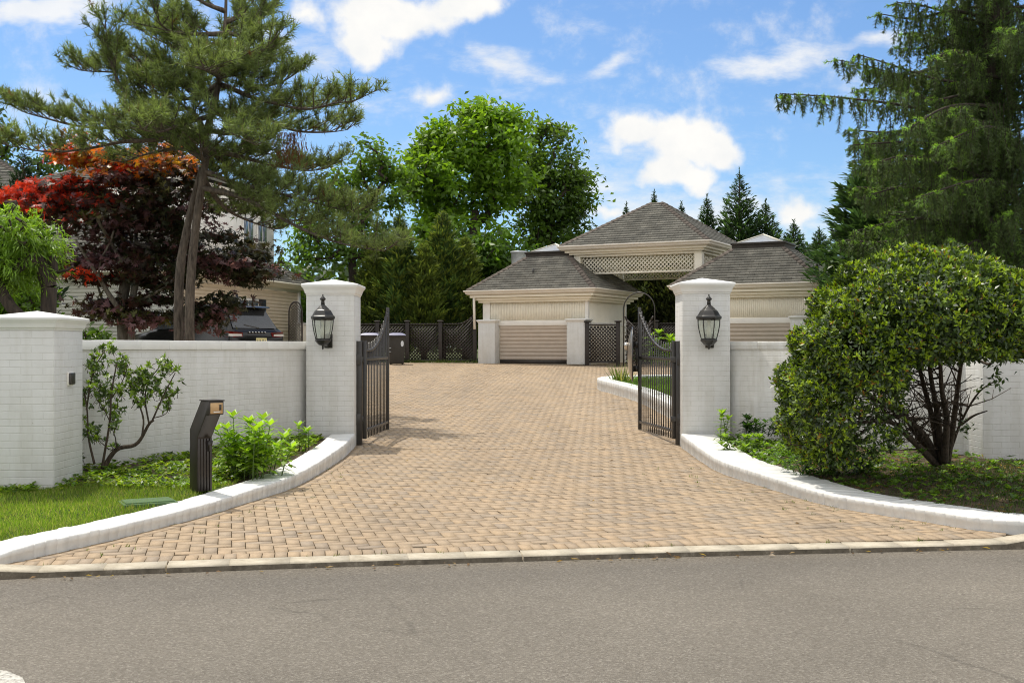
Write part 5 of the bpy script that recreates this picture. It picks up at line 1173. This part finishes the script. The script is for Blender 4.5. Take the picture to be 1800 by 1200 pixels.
# stray shoots above the outline and beside the stems
for px, py, Yp, n_ in ((1455, 472, 10.9, 9), (1482, 465, 10.9, 14), (1478, 500, 10.9, 12), (1752, 668, 11.2, 14), (1745, 640, 11.2, 8), (1790, 632, 11.1, 8), (1770, 620, 11.1, 6), (1700, 755, 11.8, 12), (1720, 690, 11.5, 6)):
    q = at(px, py, Yp)+g.normal(0, .045, (n_*2, 3)); leaves(c, q-ho, rdir(n_*2, g), unit(g.normal(0, .5, (n_*2, 3))+np.array([0, 0, 1.])), .065, .032, (.045, .085, .014))
c.build('foliage', M['gloss'], hb, uv=False)
b = MB()
STEM = [[(1648, 812), (1600, 745), (1570, 690), (1556, 620)], [(1652, 812), (1640, 740), (1622, 670), (1606, 600)], [(1656, 812), (1648, 730), (1636, 660), (1630, 590)], [(1660, 812), (1664, 735), (1655, 680), (1652, 600)], [(1665, 812), (1676, 740), (1685, 670), (1696, 600)], [(1650, 815), (1625, 765), (1585, 730), (1520, 690)], [(1645, 815), (1600, 770), (1560, 740), (1490, 745)], [(1612, 735), (1560, 735), (1500, 770), (1450, 790)], [(1668, 800), (1690, 740), (1720, 690), (1752, 668)], [(1690, 745), (1712, 730), (1735, 722)], [(1700, 620), (1740, 640), (1762, 610), (1790, 632)], [(1570, 690), (1530, 680), (1480, 660)], [(1600, 745), (1555, 700), (1500, 640)]]
STP = []
for i, s in enumerate(STEM):
    P = smooth([at(x, y, 12.25-.1*(i % 4)-.3*j)-ho for j, (x, y) in enumerate(s)], .08); b = MB(); b.tube(P, np.linspace(.04 if i < 7 else .018, .014 if i < 7 else .006, len(P)), 8); STP.append(P[len(P)//5:]); b.build('stem', M['barkstem'], hb, smooth=True, uv=False)
SP = []
SP = np.concatenate(STP); SP = SP[(SP[:, 0] < .12)]; k = g.integers(0, len(SP), 300); A_ = SP[k]; d = rdir(300, g)*np.array([.9, .8, .5])+np.array([-.45, -.25, .35]); l = (.10+.26*g.random((300, 1))); B_ = A_+unit(d)*l; d2 = unit(unit(d)+rdir(300, g)*.6+np.array([0, 0, .3])); C_ = B_+d2*l*.8; ok = (C_[:, 2] > .12) & (A_[:, 2] > .15); A_, B_, C_, d2 = A_[ok], B_[ok], C_[ok], d2[ok]
n_ = len(A_); b = MB(); frusta(b, A_, B_, np.full(n_, .008), np.full(n_, .005), 5); frusta(b, B_, C_, np.full(n_, .005), np.full(n_, .0025), 4); D_ = B_+unit(d2+rdir(n_, g))*.16; frusta(b, B_, D_, np.full(n_, .004), np.full(n_, .002), 4)
b.build('branches', M['barkstem'], hb, smooth=True, uv=False)

# ------------------------------------------------------------------ sparse shrub at the long wall
Y = 11.75; qo = np.array([atx(176, Y), Y, .235]); sh_ = thing('straggly_shrub', 'straggly green shrub with bare crooked stems against the long white wall', 'shrub', tuple(qo)); g = np.random.default_rng(71)
b = MB(); c = MB()
ST = [([(180, 825), (205, 790), (240, 780), (262, 745), (270, 738)], .028), ([(178, 828), (185, 790), (193, 740), (196, 690), (205, 640)], .014), ([(166, 815), (156, 770), (153, 720), (148, 690)], .013), ([(152, 720), (160, 670), (170, 640), (185, 615)], .009), ([(250, 765), (252, 735), (240, 700), (225, 670)], .011), ([(268, 738), (285, 700), (300, 670), (308, 655)], .010), ([(262, 745), (255, 700), (262, 670), (280, 645)], .010), ([(196, 700), (215, 670), (225, 640)], .007), ([(290, 700), (304, 692), (308, 684)], .005), ([(205, 790), (203, 770), (198, 755)], .008), ([(192, 790), (175, 775), (160, 765)], .006), ([(193, 740), (180, 715), (168, 700)], .006), ([(268, 735), (290, 728), (298, 715)], .006)]
for i, (s, r) in enumerate(ST):
    P = smooth([at(x, y, Y-.06*(i % 3)-.05*j*(1 if i % 2 else -1)*.5)-qo for j, (x, y) in enumerate(s)], .04); b = MB(); b.tube(P, np.linspace(r, r*.5, len(P)), 7); b.build('stem', M['barkstem'], sh_, smooth=True, uv=False)
TG = []
for px, py, rx, ry, n_ in ((170, 640, 24, 20, 26), (190, 612, 18, 8, 10), (150, 685, 14, 14, 14), (215, 645, 20, 18, 22), (250, 668, 38, 22, 46), (290, 650, 22, 18, 22), (185, 690, 26, 22, 28), (200, 725, 24, 14, 18), (230, 680, 26, 22, 26), (280, 685, 24, 14, 14), (292, 712, 16, 10, 10), (245, 708, 18, 8, 8), (160, 755, 14, 14, 12), (175, 770, 14, 10, 8), (200, 748, 10, 6, 5), (305, 692, 6, 6, 4), (170, 668, 16, 12, 10), (140, 805, 8, 6, 3), (205, 785, 10, 5, 4)):
    for _ in range(n_): TG.append(at(px+g.normal(0, .55)*rx, py+g.normal(0, .55)*ry, Y+g.normal(0, .12))-qo)
TG = np.array(TG); n = len(TG); idx = np.repeat(np.arange(n), 10); m = len(idx); ax = unit(g.normal(0, .5, (n, 3))+np.array([0, 0, .8]))
leaves(c, TG[idx]+g.normal(0, .006, (m, 3)), unit(ax[idx]*.5+g.normal(0, .7, (m, 3))), unit(ax[idx]+g.normal(0, .3, (m, 3))), .055*(.7+.5*g.random(m)), .024, np.where(g.random((n, 1)) < .45, np.array([[.16, .26, .025]]), np.array([[.06, .11, .02]]))[idx], fold=.1)
b = MB(); AA = TG-ax*.07; frusta(b, AA, TG, np.full(n, .0035), np.full(n, .002), 4); b.build('branches', M['barkstem'], sh_, smooth=True, uv=False); c.build('foliage', M['gloss'], sh_, uv=False)

# ------------------------------------------------------------------ leafy perennials
def perennial(label, px, pyb, Y, stems, hmin, hmax, sx, sy, leafL, col, seed, name='leafy_plant', group='bright green leafy plants in the beds'):
    g = np.random.default_rng(seed); o = np.array([atx(px, Y), Y, H-(pyb-CY)/F*Y]); t = thing(name, label, 'plant', tuple(o), 0, group); b = MB(); c = MB(); A_, B_ = [], []
    for i in range(stems):
        p = np.array([g.normal(0, .5)*sx, g.normal(0, .5)*sy, -.02]); h = g.uniform(hmin, hmax); lean = np.array([p[0]*.35+g.normal(0, .05), p[1]*.3+g.normal(0, .05), 0])
        q = p+np.array([0, 0, h])+lean; b = MB(); b.tube([p, (p+q)/2-lean*.15, q], [.007, .006, .004], 6); b.build('stem', M['greenstem'], t, smooth=True, uv=False); nl = int(5+h*11)
        for k in range(nl):
            f = .25+.75*(k+.5)/nl; s = p+(q-p)*f; az = k*2.4+g.random()*.7
            for e in (0, math.pi):
                T = np.array([math.cos(az+e), math.sin(az+e), .55-.75*(1-f)+g.normal(0, .15)]); l = leafL*(.65+.5*g.random())*(1.1-.35*abs(f-.6)); N = np.array([-.4*math.cos(az+e), -.4*math.sin(az+e), 1.])
                u_ = unit(T); m_ = s+u_*l*.5; cc = np.array(col)*(1+g.normal(0, .16))*(1.15 if f > .7 else .85)
                leaves(c, s[None], T[None], N[None], l*.62, l*.40, cc, fold=.05); leaves(c, (s+u_*l*.42)[None], (T+np.array([0, 0, -.55]))[None], N[None], l*.62, l*.36, cc, fold=.03)
        for e in range(5):
            az = e*1.257+g.random()*.4; T = np.array([math.cos(az), math.sin(az), .75]); leaves(c, q[None], T[None], np.array([[0, 0, 1.]]), leafL*.75, leafL*.34, np.array(col)*1.25, fold=.06)
    c.build('foliage', M['leaf'], t, uv=False); return t
perennial('dense bright green clump of leafy plants just behind the keypad post', 436, 838, 11.3, 26, .26, .62, .25, .22, .16, (.20, .33, .03), 81)
perennial('two slim bright green stems near the foot of the gate pillar by the curb', 524, 790, 13.7, 4, .20, .40, .14, .1, .14, (.18, .30, .03), 82)
perennial('slender bright green plant at the foot of the pillar by the clipped bush', 1272, 782, 14.6, 3, .34, .48, .06, .06, .13, (.17, .28, .03), 83)
perennial('low bright green plant beside the clipped bush', 1310, 795, 13.6, 8, .10, .24, .22, .14, .12, (.15, .25, .03), 84)
perennial('dark leafy clump along the worn wall', 1330, 764, 14.5, 14, .10, .24, .34, .08, .12, (.03, .07, .015), 85)
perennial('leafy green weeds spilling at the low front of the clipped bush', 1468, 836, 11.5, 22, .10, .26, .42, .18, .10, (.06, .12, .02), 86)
perennial('yellow green plant peeping over the gate with the mirror', 1166, 640, 22, 5, .45, .72, .2, .15, .2, (.15, .25, .03), 87)
st_ = thing('strappy_plant', 'tuft of long strap leaves at the tip of the grass island', 'plant', (atx(1086, 26.2)+.1, 26.4, float(zd(26.4))+.2)); g = np.random.default_rng(88); c = MB(); n = 90
P = np.stack([g.normal(0, .12, n), g.normal(0, .12, n), np.zeros(n)], 1); T = unit(P*2.2+g.normal(0, .25, (n, 3))+np.array([0, 0, 1.])); leaves(c, P, T, rdir(n, g), g.uniform(.25, .5, n), .025, np.where(g.random((n, 1)) < .3, np.array([[.35, .33, .2]]), np.array([[.09, .14, .035]])), shape='blade'); c.build('foliage', M['leaf'], st_, uv=False)

# ------------------------------------------------------------------ grass, ground cover, litter
def blades(name, label, n, sampler, h, w, cols, seed, lean=.35, cat='grass'):
    g = np.random.default_rng(seed); P = sampler(g, n); n = len(P); T = unit(g.normal(0, lean, (n, 3))+np.array([0, 0, 1.])); k = g.integers(0, len(cols), n); c = np.array(cols)[k]*(1+g.normal(0, .18, (n, 1)))
    patch = (1+.30*np.sin(P[:, [0]]*2.3+1)*np.sin(P[:, [1]]*1.9))
    b = MB(); leaves(b, P, T, rdir(n, g), h*(.5+.8*g.random(n)), w, np.clip(c*patch, .003, 1), shape='blade'); tag(b.build(name, M['grass'], uv=False), label, cat, kind='stuff')
def smp_lawn(g, n):
    P = np.stack([g.uniform(-8.5, -2.3, n*2), g.uniform(6.6, 11, n*2)], 1); ok = left_mask(P+np.array([.30, 0])) & is_lawn(P[:, 0], P[:, 1]-.15) & (P[:, 0] > -P[:, 1]*.47-.3); P = P[ok][:n]; return np.c_[P, zL(P[:, 0], P[:, 1])-.004]
blades('lawn_grass', 'short bright green mown grass in front of the white pier', 80000, smp_lawn, .048, .0055, [(.145, .235, .02), (.18, .275, .022), (.22, .28, .05), (.12, .205, .018), (.30, .29, .11)], 91)
def smp_isl(g, n):
    P = np.stack([g.uniform(2.1, 5.0, n*2), g.uniform(16.3, 28.4, n*2)], 1); P = P[isl_mask(P)][:n]; return np.c_[P, zd(P[:, 1])+.2]
blades('island_grass', 'bright green grass on the island behind the gate', 14000, smp_isl, .07, .014, [(.10, .19, .02), (.12, .21, .025)], 92)
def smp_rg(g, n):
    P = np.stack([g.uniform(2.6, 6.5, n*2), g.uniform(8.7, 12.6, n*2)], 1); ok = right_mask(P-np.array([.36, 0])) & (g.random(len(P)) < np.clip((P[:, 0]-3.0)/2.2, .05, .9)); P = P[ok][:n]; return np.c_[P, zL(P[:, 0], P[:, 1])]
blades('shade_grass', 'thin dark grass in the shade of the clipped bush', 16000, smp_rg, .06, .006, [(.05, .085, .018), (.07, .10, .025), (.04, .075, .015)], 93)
def weeds(name, label, n, sampler, Ls, cols, seed, hz=.06):
    g = np.random.default_rng(seed); P = sampler(g, n); n = len(P); idx = np.repeat(np.arange(n), 5); m = len(idx); hh = hz*g.random(n)**1.5; az = g.random(m)*6.28
    T = np.stack([np.cos(az), np.sin(az), .25+.5*g.random(m)], 1); c = np.array(cols)[g.integers(0, len(cols), n)]*(1+g.normal(0, .2, (n, 1))); l = Ls*(.6+.8*g.random(m)); b = MB()
    leaves(b, P[idx]+np.stack([0*az, 0*az, hh[idx]], 1), T, np.stack([-.3*np.cos(az), -.3*np.sin(az), np.ones(m)], 1), l, l*.5, np.clip(c[idx], .003, 1)); tag(b.build(name, M['leaf'], uv=False), label, 'ground cover', kind='stuff')
def smp_lb(g, n):
    P = np.stack([g.uniform(-5.2, -2.1, n*3), g.uniform(9.9, 15.4, n*3)], 1); dens = np.clip(.75+.5*np.sin(P[:, 0]*5.1)*np.sin(P[:, 1]*3.7), .1, 1)
    ok = left_mask(P+np.array([.33, 0])) & ~is_lawn(P[:, 0], P[:, 1]+.35) & (P[:, 1] < 15.5-(-2.85-P[:, 0])*2.25) & (g.random(len(P)) < dens); P = P[ok][:n]; return np.c_[P, zL(P[:, 0], P[:, 1])]
weeds('ground_cover', 'patchy green weeds in the bed below the long wall', 2600, smp_lb, .05, [(.17, .27, .03), (.13, .23, .03), (.075, .14, .025), (.22, .29, .04)], 94)
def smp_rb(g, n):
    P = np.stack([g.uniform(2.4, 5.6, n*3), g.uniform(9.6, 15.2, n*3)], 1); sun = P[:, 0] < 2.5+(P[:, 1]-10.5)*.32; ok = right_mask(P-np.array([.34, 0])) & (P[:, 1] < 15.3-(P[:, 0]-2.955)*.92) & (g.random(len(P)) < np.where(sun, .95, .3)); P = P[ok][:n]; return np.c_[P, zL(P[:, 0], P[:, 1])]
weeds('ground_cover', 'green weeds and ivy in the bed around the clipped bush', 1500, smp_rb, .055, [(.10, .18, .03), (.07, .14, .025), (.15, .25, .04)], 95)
def litter(name, label, n, sampler, seed):
    g = np.random.default_rng(seed); P = sampler(g, n); n = len(P); b = MB(); T = np.c_[g.normal(size=(n, 2)), g.normal(0, .15, n)]
    leaves(b, P+np.array([0, 0, .008]), T, unit(g.normal(0, .25, (n, 3))+np.array([0, 0, 1.])), .05*(.5+.8*g.random(n)), .02, np.array([(.22, .13, .06), (.15, .09, .045), (.28, .19, .10)])[g.integers(0, 3, n)]); tag(b.build(name, M['leaf'], uv=False), label, 'leaf litter', kind='stuff')
def smp_rl(g, n):
    P = np.stack([g.uniform(2.5, 5.6, n*3), g.uniform(9.4, 15, n*3)], 1); ok = right_mask(P-np.array([.3, 0])) & (P[:, 1] < 15.2-(P[:, 0]-2.955)*.92); P = P[ok][:n]; return np.c_[P, zL(P[:, 0], P[:, 1])]
litter('leaf_litter', 'dry brown leaves on the earth under the clipped bush', 1500, smp_rl, 96)
def smp_dr(g, n):
    P = np.stack([g.uniform(-2.2, 2.6, n), g.uniform(8.2, 22, n)], 1); return np.c_[P, zd(P[:, 1])]
litter('fallen_leaves', 'a few dry leaves and bits scattered over the driveway', 46, smp_dr, 99)
def smp_k(g, n):
    x = g.uniform(-3.4, 4.2, n); return np.c_[x, yk(x)-.03-.10*g.random(n)**2, np.full(n, .012)]
litter('kerb_litter', 'dry bits and leaves gathered along the foot of the kerb', 60, smp_k, 100)
# weeds in the paving joints
def smp_j(g, n):
    P = np.concatenate([np.stack([xl(y)+.02+.5*g.random(60)**2, y], 1) for y in [g.uniform(7.9, 13, 60)]]+[np.stack([xr(y)-.02-.9*g.random(60)**2, y], 1) for y in [g.uniform(8.9, 13, 60)]]+[np.stack([x, yk(x)+.16+.03*g.random(40)], 1) for x in [g.uniform(-3.2, 3.5, 40)]])
    P = np.repeat(P[g.random(len(P)) < .45], 7, 0); P = P+g.normal(0, .012, P.shape); return np.c_[P, zd(P[:, 1])-.004]
blades('joint_weeds', 'tiny grass tufts growing in the joints of the driveway', 0, smp_j, .035, .006, [(.09, .14, .025), (.12, .15, .03)], 97, .8)
def smp_fence(g, n):
    x = g.uniform(-4.8, -1.0, n); y = np.interp(x, [-4.85, -1.3], [40.9, 40.1])-.12; return np.c_[x, y+g.normal(0, .05, n), zd(y)]
blades('fence_weeds', 'thin line of grass along the foot of the black fence', 900, smp_fence, .14, .02, [(.10, .15, .03), (.13, .17, .04)], 98, .4)
# ================================================================== LIGHT, SKY, CAMERA
sc = bpy.context.scene
SUN = np.array([-.275, .37, 1.0]); SUN /= np.linalg.norm(SUN)
ld = bpy.data.lights.new('sun', 'SUN'); ld.energy = 3.4; ld.angle = R(.5); ld.color = (1.0, .935, .83)
lo = bpy.data.objects.new('sun', ld); C.objects.link(lo); lo.rotation_euler = Vector(-SUN).to_track_quat('-Z', 'Y').to_euler()
w = bpy.data.worlds.new('World'); sc.world = w; w.use_nodes = True; nt = w.node_tree
bg = nt.nodes['Background']; sky = nd(nt, 'ShaderNodeTexSky', sky_type='NISHITA'); sky.sun_disc = False
sky.sun_elevation = math.asin(SUN[2]); sky.sun_rotation = math.atan2(SUN[0], SUN[1]); sky.air_density = 1.0; sky.dust_density = .6; sky.ozone_density = 2.2
bg.inputs[1].default_value = .12
# clouds by direction: u = x/y, v = z/y on the forward half of the sky
tc = nd(nt, 'ShaderNodeTexCoord').outputs['Generated']; sx = nd(nt, 'ShaderNodeSeparateXYZ'); L(nt, tc, sx.inputs[0])
yy = math_(nt, 'MAXIMUM', sx.outputs[1], .05); u = math_(nt, 'DIVIDE', sx.outputs[0], yy); v = math_(nt, 'DIVIDE', sx.outputs[2], yy)
cb = nd(nt, 'ShaderNodeCombineXYZ'); L(nt, u, cb.inputs[0]); L(nt, v, cb.inputs[1]); uv = cb.outputs[0]
wn = noise(nt, 9, 4, .6, uv, 'Color'); sub = nd(nt, 'ShaderNodeVectorMath', operation='SUBTRACT'); L(nt, wn, sub.inputs[0]); sub.inputs[1].default_value = (.5, .5, .5)
scl = nd(nt, 'ShaderNodeVectorMath', operation='SCALE'); L(nt, sub.outputs[0], scl.inputs[0]); scl.inputs[3].default_value = .075
uw = nd(nt, 'ShaderNodeVectorMath', operation='ADD'); L(nt, uv, uw.inputs[0]); L(nt, scl.outputs[0], uw.inputs[1])
def blob(px, py, rx, ry, amp, rot_=0):
    s = nd(nt, 'ShaderNodeVectorMath', operation='SUBTRACT'); L(nt, uw.outputs[0], s.inputs[0]); s.inputs[1].default_value = ((px-CX)/F, (CY-py)/F, 0)
    o = s.outputs[0]
    if rot_:
        r_ = nd(nt, 'ShaderNodeVectorRotate', rotation_type='Z_AXIS'); L(nt, o, r_.inputs[0]); r_.inputs['Angle'].default_value = R(rot_); o = r_.outputs[0]
    d = nd(nt, 'ShaderNodeVectorMath', operation='DIVIDE'); L(nt, o, d.inputs[0]); d.inputs[1].default_value = (rx/F, ry/F, 1)
    l = nd(nt, 'ShaderNodeVectorMath', operation='LENGTH'); L(nt, d.outputs[0], l.inputs[0])
    return math_(nt, 'MULTIPLY', math_(nt, 'SUBTRACT', 1.0, l.outputs['Value'], clamp=True), amp)
def acc(lst):
    a = None
    for b_ in lst: o = blob(*b_); a = o if a is None else math_(nt, 'SMOOTH_MAX', a, o, .35)
    return a
solid = acc([(690, 26, 165, 74, 1.35), (660, 70, 80, 48, 1.4), (820, 15, 95, 60, 1.4), (545, 22, 75, 50, 1.0), (1265, 250, 85, 52, 1.4), (1180, 246, 130, 74, 1.7), (1102, 228, 60, 56, 1.4), (1160, 305, 80, 56, 1.5), (1215, 322, 70, 42, 1.3), (1400, 378, 62, 44, 1.0), (755, 170, 66, 32, .9), (1085, 380, 80, 30, .8)])
wisp = acc([(880, 125, 180, 42, 1.3, 3), (1080, 110, 130, 40, 1.2, -28), (1360, 105, 200, 48, 1.4, -3), (70, 15, 210, 50, 1.7, -4), (720, 175, 170, 45, .9), (1540, 85, 90, 40, 1.1), (470, 50, 90, 50, 1.0), (890, 175, 80, 34, .8), (1380, 170, 190, 40, .7), (600, 110, 260, 60, .8), (1480, 150, 150, 60, .7), (1000, 30, 260, 45, .55), (90, 180, 160, 60, .8), (1250, 380, 560, 130, 1.15), (300, 250, 500, 160, .8), (1100, 240, 420, 120, .75), (500, 80, 300, 90, .8), (1050, 330, 200, 120, 1.0)])
mp = nd(nt, 'ShaderNodeMapping'); L(nt, uv, mp.inputs[0]); mp.inputs['Scale'].default_value = (18, 44, 1); mp.inputs['Rotation'].default_value = (0, 0, R(12))
n1 = noise(nt, 20, 9, .62, uv); n2 = noise(nt, 1, 8, .65, mp.outputs[0])
ds = math_(nt, 'MULTIPLY_ADD', solid, 1.0, math_(nt, 'MULTIPLY_ADD', n1, 1.5, -.95)); rs = nd(nt, 'ShaderNodeMapRange', interpolation_type='SMOOTHSTEP'); L(nt, ds, rs.inputs[0]); rs.inputs[1].default_value = -.02; rs.inputs[2].default_value = .6
gate_s = nd(nt, 'ShaderNodeMapRange', interpolation_type='SMOOTHSTEP'); L(nt, solid, gate_s.inputs[0]); gate_s.inputs[1].default_value = 0; gate_s.inputs[2].default_value = .25
s_d = math_(nt, 'MULTIPLY', rs.outputs[0], gate_s.outputs[0])
dw = math_(nt, 'MULTIPLY_ADD', wisp, .75, math_(nt, 'MULTIPLY_ADD', n2, 1.5, -1.08)); rw = nd(nt, 'ShaderNodeMapRange', interpolation_type='SMOOTHSTEP'); L(nt, dw, rw.inputs[0]); rw.inputs[1].default_value = -.1; rw.inputs[2].default_value = .75
gate_w = nd(nt, 'ShaderNodeMapRange', interpolation_type='SMOOTHSTEP'); L(nt, wisp, gate_w.inputs[0]); gate_w.inputs[1].default_value = 0; gate_w.inputs[2].default_value = .5
w_d = math_(nt, 'MULTIPLY', math_(nt, 'MULTIPLY', rw.outputs[0], gate_w.outputs[0]), .85)
den = math_(nt, 'MAXIMUM', s_d, w_d); fwd = math_(nt, 'GREATER_THAN', sx.outputs[1], .3); den = math_(nt, 'MULTIPLY', den, fwd)
# unseen broken white cloud overhead and behind the street, added to fill the shade
rest = nd(nt, 'ShaderNodeMapRange', interpolation_type='SMOOTHSTEP'); L(nt, noise(nt, 2.2, 7, .55, tc), rest.inputs[0]); rest.inputs[1].default_value = .36; rest.inputs[2].default_value = .52
side = nd(nt, 'ShaderNodeMapRange', interpolation_type='SMOOTHSTEP'); L(nt, sx.outputs[1], side.inputs[0]); side.inputs[1].default_value = .82; side.inputs[2].default_value = .6
rest_d = math_(nt, 'MULTIPLY', rest.outputs[0], side.outputs[0]); den = math_(nt, 'MAXIMUM', den, rest_d); fill_gain = math_(nt, 'MULTIPLY_ADD', side.outputs[0], .3, 1.0)  # unseen cloud made brighter than the visible one, as fill light
shade = ramp(nt, [(.25, (.86, .89, .93)), (.7, (1, 1, 1))]); L(nt, noise(nt, 22, 5, .6, uv), shade.inputs[0])
CLOUD = 7.8
cc = mixc(nt, 1.0, shade.outputs[0], (CLOUD, CLOUD*.98, CLOUD*.94), 'MULTIPLY')
vs = nd(nt, 'ShaderNodeVectorMath', operation='SCALE'); L(nt, cc, vs.inputs[0]); L(nt, fill_gain, vs.inputs[3]); cc = vs.outputs[0]
gain = mixc(nt, 1.0, sky.outputs[0], (.74, .92, 1.10), 'MULTIPLY')
L(nt, mixc(nt, den, gain, cc), bg.inputs[0])

cam = bpy.data.cameras.new('camera'); co = bpy.data.objects.new('camera', cam); C.objects.link(co); sc.camera = co
co.location = (0, 0, H); co.rotation_euler = (R(90), 0, 0); cam.lens = 40; cam.sensor_width = 36; cam.shift_y = (CY-600)/1800; cam.clip_end = 3000; cam.clip_start = .1
sc.view_settings.view_transform = 'Standard'; sc.view_settings.look = 'None'; sc.view_settings.gamma = 1; sc.view_settings.exposure = 0.15
sc.cycles.filter_width = 1.05
sc.cycles.max_bounces = 6; sc.cycles.diffuse_bounces = 3; sc.cycles.glossy_bounces = 3; sc.cycles.transmission_bounces = 3; sc.cycles.transparent_max_bounces = 12
